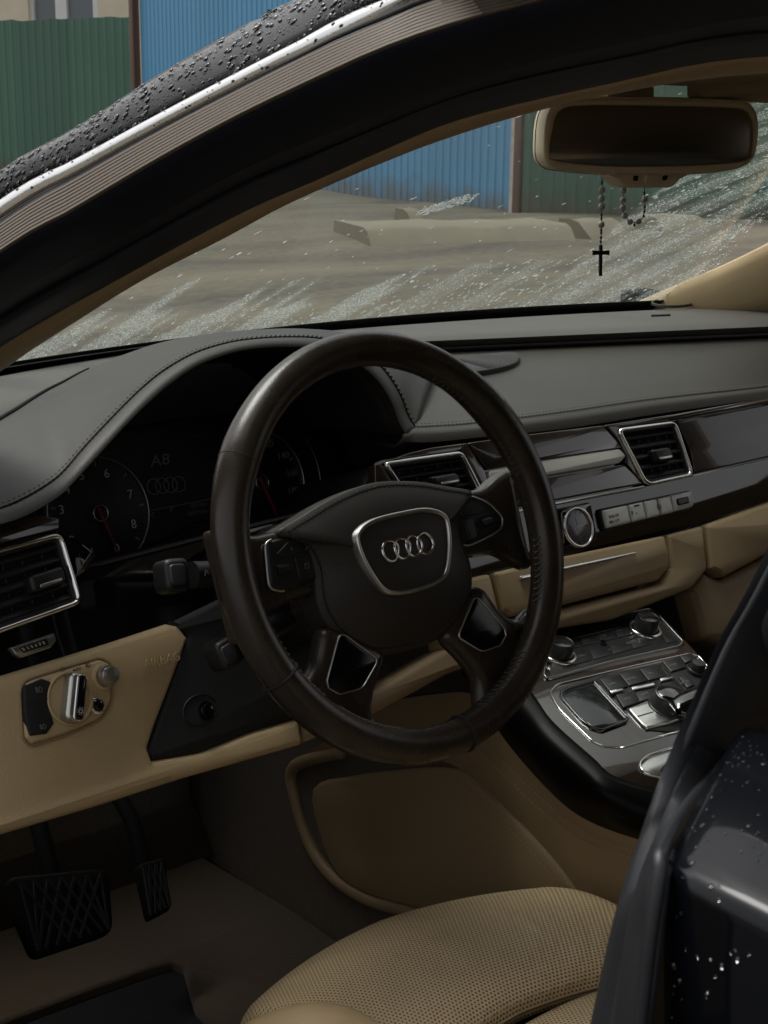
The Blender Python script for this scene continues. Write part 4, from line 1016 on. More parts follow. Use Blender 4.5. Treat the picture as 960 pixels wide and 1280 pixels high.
sp_ = dial(324, 604, .0430, .0560, [('20', 215), ('40', 185), ('60', 155), ('80', 128), ('100', 98), ('120', 66), ('140', 35), ('160', 6), ('180', -20)], 'print_dim', -72, 260, -55, 'speedometer')
m_ = MB(); m_.tube([sp_ + RX * (.080 * math.cos(R(a))) + UX * (.080 * math.sin(R(a))) + CN * .002 for a in range(-50, 60, 5)], .0007, 6); m_.build('fuel_arc', 'dark_metal', clus)
m_ = MB(); m_.tube([cpt(x, y, .003) for x, y in ((185, 638.5), (220, 632), (262, 624))], .0005, 5); m_.build('display_line', 'print_dim', clus)
m_ = MB(); m_.tube([cpt(x, y, .003) for x, y in ((178, 681), (200, 677), (220, 668), (236, 655), (262, 650))], .0008, 5); m_.build('display_line', 'dark_metal', clus)
m_ = MB(); m_.tube([cpt(x, y, .003) for x, y in crv([(150, 540), (185, 530), (230, 524), (268, 525)], 12)], .0006, 5); m_.build('display_line', 'dark_metal', clus)
for s, x, y, z, mt, al in (('A8', 187, 584, .016, 'print_dim', 'LEFT'), ('24.10.2024', 237, 549, .0062, 'print_faint', 'LEFT'), ('P', 212, 641, .0085, 'print_dim', 'LEFT'), ('1033 km', 236, 636, .0068, 'print_dim', 'LEFT'), ('149739 km', 233, 646, .0068, 'print_dim', 'LEFT'), ('5°C', 183, 648, .0066, 'print_dim', 'LEFT'), ('13', 183, 658, .0066, 'print_faint', 'LEFT'), ('1/min x 1000', 153, 692, .0045, 'print_faint', 'LEFT')):
    text(s, cpt(x, y, .0022), RX, CN, z, mt, clus, align=al, sx=1.25 if s == 'A8' else .85, shear=.1 if s == 'A8' else 0)
for k in range(4):
    c = cpt(191 + k * 10.4, 608.5 - k * 1.0, .0022); m_ = MB()
    m_.tube([c + RX * (.0078 * math.cos(2 * math.pi * i / 24)) + UX * (.0078 * math.sin(2 * math.pi * i / 24)) for i in range(24)], .0006, 5, closed=True); m_.build('display_ring', 'print_dim', clus)

# ================================================================== STEERING WHEEL
WC = V((-.384, 0, .871)); ta = R(21.4)
wu = V((1, 0, 0)); wv = V((0, math.sin(ta), math.cos(ta))); wn_ = V((0, -math.cos(ta), math.sin(ta)))
def wp(u, v, n=0): return WC + wu * u + wv * v + wn_ * n
def wpl(off): return lambda p: (p - WC).dot(wn_) - off
wheel = thing('steering_wheel', 'dark brown leather steering wheel with four spokes and ring emblem', 'steering wheel')
RM, RT = .1740, .0157
mb = MB(); rows = []
for i in range(120):
    a = 2 * math.pi * i / 120
    # thumb grips thicken the rim near ten and two, flattened face
    g = 1 + .10 * math.exp(-((math.degrees(a) - 35) / 12) ** 2) + .10 * math.exp(-((math.degrees(a) - 145) / 12) ** 2)
    er = V((math.cos(a), math.sin(a), 0)); ring_ = []
    for k in range(20):
        b = 2 * math.pi * k / 20
        rr = RM + RT * 1.0 * math.cos(b) * g; nn = RT * 1.02 * math.sin(b) * g
        ring_.append(wp(er.x * rr, er.y * rr, nn))
    rows.append(ring_)
mb.loft(rows, cu=True, cv=True); rim = mb.build('rim', 'wheel_leather', wheel, smooth=180)
for adeg in (147, 36, -84, -152):
    a = R(adeg); er = V((math.cos(a), math.sin(a), 0)); m_ = MB()
    m_.tube([wp(er.x * (RM + RT * 1.03 * math.cos(2 * math.pi * k / 28)), er.y * (RM + RT * 1.03 * math.cos(2 * math.pi * k / 28)), RT * 1.05 * math.sin(2 * math.pi * k / 28)) for k in range(28)], .0013, 6, closed=True); m_.build('rim_seam', 'stitch_seam', rim)
# laced stitching round the inner side of the rim
m_ = MB()
def lace(a0, a1):
    k = a0
    while k < a1:
        for s in (-1, 1):
            e0 = V((math.cos(R(k)), math.sin(R(k)), 0)); e1 = V((math.cos(R(k + 1.2)), math.sin(R(k + 1.2)), 0)); r0 = RM - RT * 1.02
            p0 = wp(e0.x * r0, e0.y * r0, .0015 + s * .0); p1 = wp(e1.x * (r0 + .0022), e1.y * (r0 + .0022), .0015 + s * .0065)
            m_.tube([p0, p1], .0007, 5)
        k += 2.1
lace(-75, -48); lace(-30, -8); lace(14, 62); lace(-132, -108); lace(195, 222)
m_.build('rim_lacing', 'stitch_dark', rim, smooth=60, kind='stuff')
def wplate(name, m, pts, n0, h, d, b, par=wheel, r=.25, crown=0, k=5, sm=60):
    P = rnd([wp(u, v, n0) for u, v in pts], r, k) if r else [wp(u, v, n0) for u, v in pts]
    mbx = MB(); mbx.plate(P, wn_, h, d, b, crown); return mbx.build(name, m, par, smooth=sm)
def mir(pts): return [(-u, v) for u, v in pts][::-1]
up_sp = [(.055, .030), (.100, .0345), (.132, .0335), (.151, .042), (.172, .048), (.170, -.052), (.155, -.044), (.134, -.028), (.105, -.024), (.060, -.030)]
lo_sp = [(.030, -.088), (.050, -.112), (.062, -.134), (.054, -.163), (.078, -.160), (.132, -.116), (.150, -.082), (.126, -.094), (.108, -.080), (.092, -.048)]
podR = [(.075, .0310), (.104, .0300), (.128, .0190), (.1405, .0030), (.137, -.0060), (.122, -.0105), (.080, -.0170)]
podL = [(.083, .004), (.087, .024), (.110, .0275), (.127, .0265), (.1305, .006), (.1330, -.0110), (.122, -.0155), (.098, -.0165), (.088, -.010)]
ins = [(.079, -.060), (.1035, -.0965), (.1035, -.103), (.094, -.1105), (.070, -.1110), (.0465, -.092)]
for s in (1, -1):
    f = (lambda q: q) if s > 0 else mir
    pod = podR if s > 0 else podL
    wplate('spoke', 'wheel_leather', crv([V((a, b, 0)).xy for a, b in f(up_sp)], 44, True) if 0 else f(up_sp), -.028, .008, .010, .007, r=.42, k=6)
    wplate('spoke', 'wheel_leather', f(lo_sp), -.020, .010, .004, .009, r=.42, k=6)
    pb = wplate('control_pod', 'black_plastic', f(pod), -.022, .006, .004, .003, r=.4)
    P = rnd([wp(u, v, -.022) for u, v in f(pod)], .4, 5); c0_ = cen(P); mbx = MB(); Q_ = [c0_ + (p - c0_) * 1.02 + wn_ * .0048 for p in P]; Q_ = [q for q in Q_ if abs((q - WC).dot(wu)) > (.085 if s > 0 else .118)]; Q_.sort(key=lambda q: math.atan2((q - c0_).dot(wv), abs((q - WC).dot(wu)) - .105)); mbx.tube(Q_, .0011, 8); mbx.build('pod_trim', 'satin_metal', pb, smooth=60)
    li = wplate('spoke_insert', 'insert_black', f(ins), -.0185, .0098, .002, .0012, r=.2)
    P = rnd([wp(u, v, -.0185) for u, v in f(ins)], .2, 5); c0_ = cen(P); mbx = MB(); mbx.ring([c0_ + (p - c0_) * 1.03 for p in P], wn_, .0012, .0104, .002, .0005); mbx.build('insert_trim', 'satin_metal', li, smooth=60)
    # scroll wheel and keys on the pod
    sg = s
    wplate('scroll_slot', 'black_soft', [(sg * .1075, .008), (sg * .127, .008), (sg * .127, -.005), (sg * .1075, -.006)], -.0162, .0006, .001, .0003, par=pb, r=.15)
    m_ = MB(); m_.tube([wp(sg * .1105, .0012, -.0162), wp(sg * .1235, .0018, -.0162)], .0046, 14); m_.build('scroll_wheel', 'black_plastic', pb, smooth=50)
    wplate('pod_key', 'black_plastic', [(sg * .085, .0235), (sg * .105, .0235), (sg * .119, .0155), (sg * .117, .0110), (sg * .085, .0120)], -.0162, .0013, .001, .0007, par=pb, r=.15)
    wplate('pod_key', 'black_plastic', [(sg * .086, .0095), (sg * .103, .0095), (sg * .103, -.0100), (sg * .086, -.0120)], -.0162, .0013, .001, .0007, par=pb, r=.15)
    for q, (u, v) in enumerate(((.089, .015), (.104, .0165))):
        strokes([[(-.0012, 0), (.0008, .0015)], [(-.0012, 0), (.0008, -.0015)]] if (q == 0) == (s > 0) else [[(.0012, 0), (-.0008, .0015)], [(.0012, 0), (-.0008, -.0015)]], wp(sg * u, v, -.0147), wu, wn_, .0005, 'print_dim', pb)
    strokes([[(-.002, -.002), (.002, -.002), (.002, .002), (-.002, .002), (-.002, -.002)], [(-.001, .0008), (.001, .0008)]], wp(sg * .093, 0, -.0147), wu, wn_, .0004, 'print_dim', pb)
# airbag cover
cov = [(0, .058), (.045, .0525), (.085, .0415), (.112, .033), (.105, .0262), (.093, .019), (.0875, .007), (.0855, -.007), (.0875, -.019), (.089, -.033), (.0855, -.050), (.073, -.068), (.044, -.0870), (0, -.0920)]
cov = cov + [(-u, v) for u, v in cov[1:-1]][::-1]
co = crv([V((u, v, 0)) for u, v in cov], 110, True)
cc2 = V((0, -.012, 0)); rows = []
def ch_(s): return -.018 + .026 * (1 - s ** 2.3)
for s in (1.0, 1.0, .995, .985, .965, .93, .88, .8, .7, .58, .45, .3, .15, .0001):
    hh = -.040 if not rows else ch_(s) - (.002 if s == 1.0 else 0)
    rows.append([wp(*(cc2 + (p - cc2) * s).xy, hh) for p in co])
mb = MB(); mb.loft(rows, cv=True); cover = mb.build('airbag_cover', 'cover_leather', wheel, smooth=180)
for s in (.915, .95): stitches([wp(*(cc2 + (p - cc2) * s).xy, ch_(s) + .0003) for p in co] + [wp(*(cc2 + (co[0] - cc2) * s).xy, ch_(s))], wn_, 'stitch_dark', cover, ln=.003, gap=.002, r=.0003)
mb = MB(); mb.tube([wp(*(cc2 + (p - cc2) * .932).xy, ch_(.932) - .0003) for p in co], .0009, 6, closed=True); mb.build('cover_seam', 'stitch_seam', cover)
# hub skirt behind the cover
mb = MB(); rows = []
for s, hh in ((.985, -.020), (1.0, -.034), (.97, -.060), (.80, -.085)): rows.append([wp(*(cc2 + (p - cc2) * s).xy, hh) for p in co])
mb.loft(rows, cv=True); mb.build('hub_skirt', 'wheel_leather', wheel, smooth=180)
em = [(0, .0275), (.030, .0262), (.049, .0190), (.0535, .009), (.0495, -.012), (.038, -.0350), (.022, -.0420), (0, -.0435)]
em = em + [(-u, v) for u, v in em[1:-1]][::-1]
emc = crv([V((u, v, 0)) for u, v in em], 72, True)
E3 = [wp(p.x, p.y, .004) for p in emc]
mb = MB(); mb.ring(E3, wn_, .0042, .0050, .008, .0016); mb.build('emblem_frame', 'satin_metal', cover, smooth=70)
mb = MB(); mb.plate(inset(E3, wn_, .004), wn_, .0028, .006, .0006); ep = mb.build('emblem_plate', 'cover_leather', cover, smooth=50)
RR, SP = .0088, .0131
for k in range(4):
    u0 = (k - 1.5) * SP; m_ = MB()
    m_.tube([wp(u0 + RR * math.cos(2 * math.pi * i / 40), -.0040 + RR * 1.02 * math.sin(2 * math.pi * i / 40),   .0077 + .0006 * math.sin(4 * math.pi * i / 40 + k)) for i in range(40)], .00125, 8, closed=True); m_.build('emblem_ring', 'chrome', ep, smooth=180)
for sg in (-1, 1): strokes([[(-.004, 0), (.002, .001), (.004, -.001)], [(-.002, .002), (.002, .003), (.003, .0005)]], wp(sg * .068, -.006, ch_(.80) + .0015), wu, wn_, .0004, 'print_faint', cover, name='horn_symbol')

# ------------------------------------------------------------------ column and stalks
colm = thing('steering_column', 'black steering column shroud with two control stalks behind the wheel', 'steering column')
mb = MB(); rows = []
for n0, su, sv in ((-.070, .045, .040), (-.085, .062, .052), (-.12, .066, .056), (-.19, .066, .058), (-.30, .068, .060)):
    base = rnd([V((-su, -sv, 0)), V((su, -sv, 0)), V((su * .8, sv, 0)), V((-su * .8, sv, 0))], .35, 5)
    rows.append([wp(p.x, p.y - .012, n0) for p in base])
mb.loft(rows, cv=True); mb.build('column_shroud', 'black_plastic', colm, smooth=50)
def stalk(name, tip, root_uv, off, w, h, label):
    st = bpy.data.objects.new(name, None); col.objects.link(st); st.parent = colm; st['label'] = label
    T = hit(*tip, wpl(off)); B0 = wp(*root_uv, off - .005)
    d = (T - B0).normalized(); m_ = MB(); path_ = [B0.lerp(T, f) for f in (0, .3, .6, .85)]
    m_.tube(path_, [.013, .012, .011, .012], 12); m_.build('lever', 'black_plastic', st, smooth=60)
    a = wn_; b = d.cross(a).normalized()
    pts = rnd([T - d * .012 + b * h, T + d * w + b * h * .95, T + d * w - b * h * .95, T - d * .012 - b * h], .3, 5)
    m_ = MB(); m_.plate(pts, a, .010, .012, .004); m_.build('stalk_tip', 'dark_metal' if 0 else 'black_plastic', st, smooth=60)
    pts = rnd([T - d * .006 + b * h * .62, T + d * w * .78 + b * h * .6, T + d * w * .78 - b * h * .6, T - d * .006 - b * h * .62], .3, 5)
    m_ = MB(); m_.plate(pts, a, .0125, -.006, .0012); m_.build('stalk_button', 'satin_black', st, smooth=60)
    for k in range(3):
        q = T - d * (.026 + .008 * k) + a * .0122; strokes([[(-.002, -.0025), (.0, .0025), (.002, -.002)], [(-.002, 0), (.002, .001)]], q + b * (.004 * (k % 2)), wu, a, .0005, 'print_dim', st)
    return st
mat('satin_black', (.035, .036, .038), .35)
stalk('indicator_stalk', (215, 720), (-.055, .0, -.0), -.085, .013, .0155, 'stalk with square grey tip button left of the wheel') if 0 else None
stalk('indicator_stalk', (216, 720), (-.055, .0), -.085, .012, .0145, 'indicator stalk with a grey tip button beside the dials')
stalk('cruise_stalk', (279, 818), (-.05, -.035), -.085, .010, .0135, 'shorter stalk below, half hidden by the wheel rim')

# ================================================================== CENTRE CONSOLE
cons = thing('center_console', 'centre console with polished dark wood top, rotary knobs and button panels', 'console')
def con(p): return p.z - (.665 + .25 * (p.y - .09))
NC = V((0, -.25, 1)).normalized(); CR = V((1, 0, 0)); CU = NC.cross(CR)
def cl(name, m, pix, h=.002, d=.004, b=.0008, r=.12, par=cons, sm=40, crown=0, ins_=0): return pl(name, m, par, pix, h, d, b, r, surf=con, n=NC, smooth=sm, crown=crown, ins=ins_)
def cr_(name, m, pix, w, h=.003, r=.12, par=cons, b=.0005): return rg(name, m, par, pix, w, h, .003, b, r, surf=con, n=NC)
top_px = [(648, 838), (697, 782), (812, 760), (828, 766), (898, 842), (980, 910), (1030, 985), (1000, 1040), (880, 1004), (825, 993), (766, 976), (741, 954), (690, 908), (666, 876)]
cl('wood_top', 'wood_veneer', top_px, 0, .025, .005, .12, sm=60)
crp = crop(660, 740, 3.692)
clim_px = crp([(95, 400), (135, 165), (400, 118), (555, 88), (590, 115), (705, 238), (690, 252), (380, 320), (80, 408)])
clim = cl('climate_panel', 'black_plastic', clim_px, .0022, .003, .001, .06)
cr_('panel_trim', 'satin_metal', crp([(60, 418), (120, 160), (400, 112), (560, 82), (598, 110), (716, 238), (696, 258), (380, 328)]), .0014, .0032, .2)
cl('climate_display', 'screen', crp([(165, 205), (410, 148), (425, 172), (180, 232)]), .0030, -.002, .0004, .05, par=clim)
# two rows of keys
def crow_(tl, tr, br, bl, n, par, gap=.014, h=.0032, m='satin_key', r=.06):
    Q = crp([tl, tr, br, bl]); out = []
    for k in range(n): out.append(cl('key', m, quad(Q, k / n + gap / 2, (k + 1) / n - gap / 2, .06, .94), h, -.001, .0008, r, par=par))
    return out, Q
mat('satin_key', (.014, .015, .016), .35)
crow_((150, 240), (475, 165), (492, 205), (168, 282), 4, clim); crow_((180, 292), (556, 212), (575, 250), (205, 352), 4, clim)
crow_((600, 180), (655, 215), (700, 240), (640, 250), 1, clim)
def cknob(px, py, r0, r1, hh, par, name, top='black_gloss', side='satin_black', ring='chrome', r2=None):
    c = hit(px, py, con); k = bpy.data.objects.new(name, None); col.objects.link(k); k.parent = par
    def rev(prof, nm, m, seg=36):
        mb_ = MB(); mb_.loft([[c + CR * (r * math.cos(2 * math.pi * i / seg)) + CU * (r * math.sin(2 * math.pi * i / seg)) + NC * z for i in range(seg)] for r, z in prof], cv=True); return mb_.build(nm, m, k, smooth=50)
    rev([(r0 * 1.06, .0), (r0 * 1.06, .0040), (r0 * 1.02, .0056), (r0 * .94, .0062), (r0 * .86, .0056), (r0 * .82, .003)], 'knob_ring', ring)
    rev([(r1, .001), (r1 * 1.02, hh * .25), (r1 * .98, hh * .5), (r1 * .95, hh * .8), (r1 * .88, hh * .93)], 'knob_skirt', side)
    for q in range(32):
        an = 2 * math.pi * q / 32; d = CR * math.cos(an) + CU * math.sin(an); w2 = d.cross(NC) * .0004; m2 = MB()
    rev([(r1 * .90, hh * .90), (r1 * .90, hh * .99), (r1 * .84, hh * 1.03), (r1 * .80, hh * 1.02)], 'knob_bevel', 'dark_metal')
    rev([(r1 * .82, hh * .98), (r1 * .78, hh * 1.03), (r1 * .4, hh * 1.05), (.00001, hh * 1.055)], 'knob_cap', top)
    return c
cknob(805, 790, .0185, .0142, .020, clim, 'climate_knob'); cknob(698, 822, .0185, .0142, .020, clim, 'climate_knob')
cknob(753, 807.5, .0036, .0028, .003, clim, 'climate_sensor', ring='satin_black')
for s, x, y in (('AUTO', 240, 312), ('A/C', 272, 243), ('OFF', 352, 218), ('AUTO', 478, 247), ('MAX', 420, 195), ('REST', 390, 280), ('ECO', 318, 295)):
    p = hit(*crp([(x, y)])[0], con); text(s, p + NC * .0034, CR, NC, .0055, 'print_faint' if s not in ('AUTO',) else 'print_dim', clim, align='CENTER')
# bright line under the climate panel, control panel outline
mmi_px = crp([(95, 468), (128, 428), (400, 362), (745, 284), (790, 300), (870, 395), (900, 470), (820, 610), (690, 648), (430, 722), (345, 715), (290, 690), (140, 545)])
cr_('panel_trim', 'chrome', mmi_px, .0014, .0018, .32)
pad_px = crp([(122, 466), (290, 418), (308, 420), (466, 588), (455, 606), (340, 650), (290, 636), (240, 600)])
cr_('pad_frame', 'black_gloss', pad_px, .003, .0032, .3); cl('touch_pad', 'screen', pad_px, .0018, -.0005, .0004, .3, ins_=.002)
kb = cl('button_panel', 'black_soft', crp([(312, 405), (590, 336), (690, 430), (770, 520), (690, 650), (545, 640), (470, 560)]), .0012, .001, .0006, .08)
crow_((322, 408), (602, 342), (645, 398), (376, 472), 3, kb); crow_((398, 480), (490, 462), (520, 520), (440, 548), 1, kb); crow_((486, 470), (590, 448), (620, 490), (515, 520), 1, kb); crow_((610, 430), (668, 416), (720, 470), (650, 480), 1, kb)
for q in ([(372, 474), (432, 458), (436, 468), (384, 484)], [(470, 456), (575, 432), (582, 446), (478, 470)], [(602, 416), (660, 402), (664, 412), (610, 428)]): cl('key_accent', 'chrome', crp(q), .0052, -.001, .0006, .2, par=kb)
for s, x, y in (('NAV', 390, 440), ('MENU', 478, 416), ('TEL', 568, 392), ('INFO', 455, 510), ('BACK', 542, 486), ('CAR', 670, 455)):
    p = hit(*crp([(x, y)])[0], con); text(s, p + NC * .0034, CR, NC, .0052, 'print_dim', kb, align='CENTER')
rb_ = cl('audio_panel', 'black_soft', crp([(606, 328), (742, 290), (800, 330), (868, 420), (840, 480), (770, 510), (680, 410)]), .0012, .001, .0006, .1)
crow_((612, 326), (690, 306), (735, 358), (660, 382), 1, rb_); crow_((695, 304), (745, 292), (775, 318), (725, 340), 1, rb_); crow_((690, 400), (730, 392), (770, 440), (735, 456), 1, rb_)
p = hit(*crp([(672, 352)])[0], con); text('RADIO', p + NC * .0034, CR, NC, .0045, 'print_dim', rb_, align='CENTER'); p = hit(*crp([(724, 432)])[0], con); text('MEDIA', p + NC * .0034, CR, NC, .0045, 'print_dim', rb_, align='CENTER')
cknob(*crp([(774, 372)])[0], .0105, .0088, .013, rb_, 'volume_knob', top='satin_black', ring='satin_black')
cl('key_accent', 'satin_metal', crp([(755, 450), (820, 432), (824, 442), (762, 462)]), .004, -.001, .0006, .2, par=rb_)
sp = cl('control_plate', 'satin_metal', crp([(458, 550), (560, 508), (720, 476), (778, 540), (760, 575), (650, 618), (545, 638), (520, 620)]), .0040, -.0005, .0014, .12)
for q in ([(500, 588), (575, 566), (577, 569), (502, 592)], [(735, 520), (775, 508), (776, 511), (737, 524)]): cl('plate_gap', 'deck_gap', crp(q), .0044, -.003, .0001, 0, par=sp)
cknob(*crp([(643, 545)])[0], .0205, .0200, .0205, sp, 'control_knob', ring='satin_black')
# selector lever and metal dish behind it
cl('selector_dish', 'satin_metal', crp([(508, 800), (540, 768), (620, 740), (760, 700), (850, 720), (820, 800), (700, 862), (610, 862), (528, 838)]), .0012, .004, .001, .48)
cr_('dish_rim', 'chrome', crp([(504, 802), (538, 764), (620, 736), (764, 696), (858, 718), (826, 804), (702, 868), (610, 868), (524, 842)]), .0022, .0036, .48)
cl('dish_well', 'deck_gap', crp([(600, 835), (640, 790), (730, 750), (800, 760), (780, 810), (690, 850)]), .0020, -.001, .0003, .3)
sel = bpy.data.objects.new('selector_lever', None); col.objects.link(sel); sel.parent = cons
c = hit(868, 925, con); m_ = MB(); m_.tube([c, c + NC * .03, c + NC * .045], [.012, .010, .012], 14); m_.build('lever_stem', 'satin_metal', sel, smooth=60)
rows = []
for f, hw, hz in ((-.045, .004, .004), (-.040, .016, .008), (-.02, .021, .012), (.0, .022, .014), (.02, .021, .014), (.04, .017, .012), (.05, .006, .006)):
    rows.append([c + NC * (.048 + hz * math.sin(t) * .8) + CR * (f) + CU * (hw * math.cos(t)) for t in [2 * math.pi * i / 16 for i in range(16)]])
m_ = MB(); m_.loft(rows, cv=True); m_.build('lever_grip', 'black_gloss', sel, smooth=180)
# gloss flank and beige side
topE = crv(P_([(600, 820), (640, 842), (667, 876), (690, 908), (741, 954), (766, 976), (825, 993), (900, 1008), (990, 1040)], con), 40)
sx_ = lambda X: (lambda p: p.x - X)
botE = crv(P_([(585, 850), (606, 888), (632, 930), (680, 985), (730, 1028), (800, 1053), (880, 1066), (960, 1100), (1040, 1160)], sx_(-.158)), 40)
rows = []
for f in (0, .03, .08, .15, .3, .5, .7, .9, 1): rows.append([a.lerp(b, f) + V((-.022 * math.sin(math.pi * f ** .55), 0, -.002 * math.sin(math.pi * f))) for a, b in zip(topE, botE)])
rows.insert(0, [a + V((.006, .004, .002)) for a in topE])
m_ = MB(); m_.loft(rows); m_.build('console_flank', 'flank_black', cons, smooth=180, solid=.003)
tun = thing('tunnel_cover', 'beige leather side of the centre tunnel with stitched oval panel', 'tunnel cover')
yy = [.72 - 1.5 * i / 30 for i in range(31)]
def tz(y): return .60 + .02 * math.sin(y * 3) if y > -.05 else .57
rows = [[V((xo, y, z if z < .5 else tz(y) - (.56 - z))) for y in yy] for xo, z in ((-.200, .262), (-.186, .30), (-.172, .36), (-.162, .46), (-.156, .52), (-.150, .56))]
rows += [[V((.06, y, tz(y))) for y in yy], [V((.10, y, .262)) for y in yy]]
m_ = MB(); m_.loft(rows); m_.build('tunnel_side', 'mat_carpet', tun, smooth=60)
TN = V((-1, 0, .08)).normalized()
TZ = [(.20, -.215), (.262, -.200), (.30, -.186), (.36, -.172), (.46, -.162), (.52, -.156), (.60, -.150), (.9, -.148)]
def txz(z):
    for (z0, x0), (z1, x1) in zip(TZ[:-1], TZ[1:]):
        if z < z1: return x0 + (x1 - x0) * (z - z0) / (z1 - z0)
    return -.148
def tsf(o): return lambda p: p.x - (txz(p.z) - o)
ts = tsf(.003)
cA = crv(P_([(380, 946), (470, 942), (553, 951), (604, 983), (649, 1025), (699, 1087), (746, 1159), (785, 1220), (845, 1310)], tsf(.004)), 50)
cB = crv(P_([(470, 880), (540, 868), (590, 868), (620, 900), (680, 980), (735, 1022), (800, 1045), (880, 1062), (960, 1100)], tsf(.010)), 50)
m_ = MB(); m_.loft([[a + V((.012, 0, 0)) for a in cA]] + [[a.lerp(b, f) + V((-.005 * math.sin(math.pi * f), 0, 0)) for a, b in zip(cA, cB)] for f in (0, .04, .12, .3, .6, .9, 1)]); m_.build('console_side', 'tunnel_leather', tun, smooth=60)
tp_px = [(394, 985), (440, 970), (520, 960), (570, 960), (600, 976), (650, 1026), (700, 1080), (742, 1140), (760, 1180), (650, 1185), (545, 1142), (470, 1120), (430, 1098), (405, 1050)]
tpP = crv(P_(tp_px, ts), 70, True)
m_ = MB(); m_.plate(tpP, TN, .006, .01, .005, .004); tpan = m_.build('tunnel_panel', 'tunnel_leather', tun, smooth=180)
rim_px = [(430, 940), (368, 958), (370, 1000), (386, 1052), (412, 1092), (455, 1122), (505, 1138), (560, 1156), (640, 1200)]
m_ = MB(); m_.tube(crv(P_(rim_px, ts), 50), .0080, 12); m_.build('tunnel_bead', 'tunnel_leather', tun, smooth=180)
for o_ in (0, 7): stitches(crv(P_([(566 - o_, 966 + o_ * .6), (596 - o_, 982 + o_), (645 - o_, 1030 + o_), (694 - o_, 1083 + o_), (733 - o_, 1138 + o_)], tsf(.0125)), 40), TN, 'stitch_beige', tpan)
for o_ in (0, 8): stitches(crv(P_([(600 - o_, 920 + o_), (640 - o_, 962 + o_), (690 - o_, 1010 + o_), (745 - o_ * .6, 1048 + o_), (800 - o_ * .3, 1066 + o_)], tsf(.0150)), 50), TN, 'stitch_beige', tun)

# ================================================================== MATS, PEDALS
FZ = .262
def flo(h): return lambda p: p.z - (FZ + h)
mpx = [(-120, 1322), (0, 1278), (100, 1240), (190, 1208), (215, 1201), (230, 1208), (237, 1235), (244, 1258), (270, 1282), (330, 1310), (420, 1320)]
mp3 = P_(mpx, flo(.012)); mp3 = rnd(mp3, .25, 3)
far_ = [V((-.21, .02, FZ + .012)), V((-.205, .40, FZ + .012)), V((-.215, .60, FZ + .012)), V((-.70, .60, FZ + .012)), V((-.715, .2, FZ + .012))]
m_ = MB(); m_.plate(mp3 + far_, (0, 0, 1), .0, .012, .005); tag(m_.build('floor_mat', 'mat_carpet', smooth=60), 'beige carpet floor mat with notched rear edge in the dark footwell', 'floor mat')
# toe board carpet rising to the firewall
m_ = MB(); m_.loft([[V((x, .585, FZ + .004)) for x in (-.72, -.45, -.2)], [V((x, .64, .33)) for x in (-.72, -.45, -.2)], [V((x, .69, .60)) for x in (-.72, -.45, -.2)]]); m_.build('toe_board', 'mat_carpet', car, smooth=180, solid=.01)
def pedal(name, pix, y0, label, tread, arm_to):
    root = thing(name, label, 'pedal')
    PN = V((0, -1, .75)).normalized(); o_ = ax(pix[0][0], pix[0][1], 'y', y0); sf = lambda p: (p - o_).dot(PN)
    P = rnd(P_(pix, sf), .2, 4); m2 = MB(); m2.plate(P, PN, .006, .010, .003); pd = m2.build('pedal_pad', 'pedal_rubber', root, smooth=60)
    a, b, c, d = [hit(*q, sf) for q in pix[:4]]
    for k in range(tread):
        for s in (0, 1):
            f = (k + .7) / (tread + .4); 
            p0 = a.lerp(b, max(0, f * 2 - 1) if s == 0 else min(1, f * 2)); p1 = d.lerp(c, min(1, f * 2) if s == 0 else max(0, f * 2 - 1))
            # diagonal ribs
            q0 = a.lerp(b, f).lerp(d.lerp(c, f), .08); q1 = a.lerp(b, min(max(f + (.35 if s else -.35), .06), .94)).lerp(d.lerp(c, min(max(f + (.35 if s else -.35), .06), .94)), .92)
            m3 = MB(); m3.tube([q0 + PN * .0055, q1 + PN * .0055], .0022, 5); m3.build('tread_rib', 'black_soft', pd, smooth=60)
    top_ = (a + b) / 2; m2 = MB(); m2.tube([top_.lerp((c + d) / 2, .4) - PN * .012, top_ - PN * .02 + V((0, .02, .05)), V(arm_to)], .010, 8); m2.build('pedal_arm', 'pedal_rubber', root, smooth=60)
    return root
pedal('brake_pedal', [(8, 1098), (134, 1086), (140, 1168), (42, 1200), (20, 1150)], .36, 'wide black brake pedal with diamond rubber tread', 7, (-.50, .60, .62))
pedal('accelerator_pedal', [(170, 1082), (204, 1072), (212, 1138), (186, 1152)], .40, 'narrow black accelerator pedal right of the brake pedal', 4, (-.40, .62, .55))

# ================================================================== DRIVER SEAT
seat = thing('driver_seat', 'beige perforated leather driver seat, front of cushion showing', 'seat')
def seat_loft(name, m, fn, nu, nv, sm=180, solid=0, par=seat):
    rows_ = [[fn(i / nu, j / nv) for j in range(nv + 1)] for i in range(nu + 1)]
    uv = []
    for i in range(nu + 1):
        s_ = 0
        for j in range(nv + 1):
            if j: s_ += (rows_[i][j] - rows_[i][j - 1]).length
            uv.append((rows_[i][j].x, s_))
    m2 = MB(); m2.loft(rows_); return m2.build(name, m, par, smooth=sm, uvs=uv, solid=solid), rows_
SX0, SX1 = -.585, -.178
def sprof(v):   # thigh roll profile back -> front -> down: (y, z)
    P = [(-.175, .478), (-.165, .496), (-.13, .508), (-.08, .512), (-.03, .506), (.012, .488), (.034, .458), (.036, .425), (.024, .39), (.0, .36)]
    return P
SPR = crv([V((0, y, z)) for y, z in sprof(0)], 60)
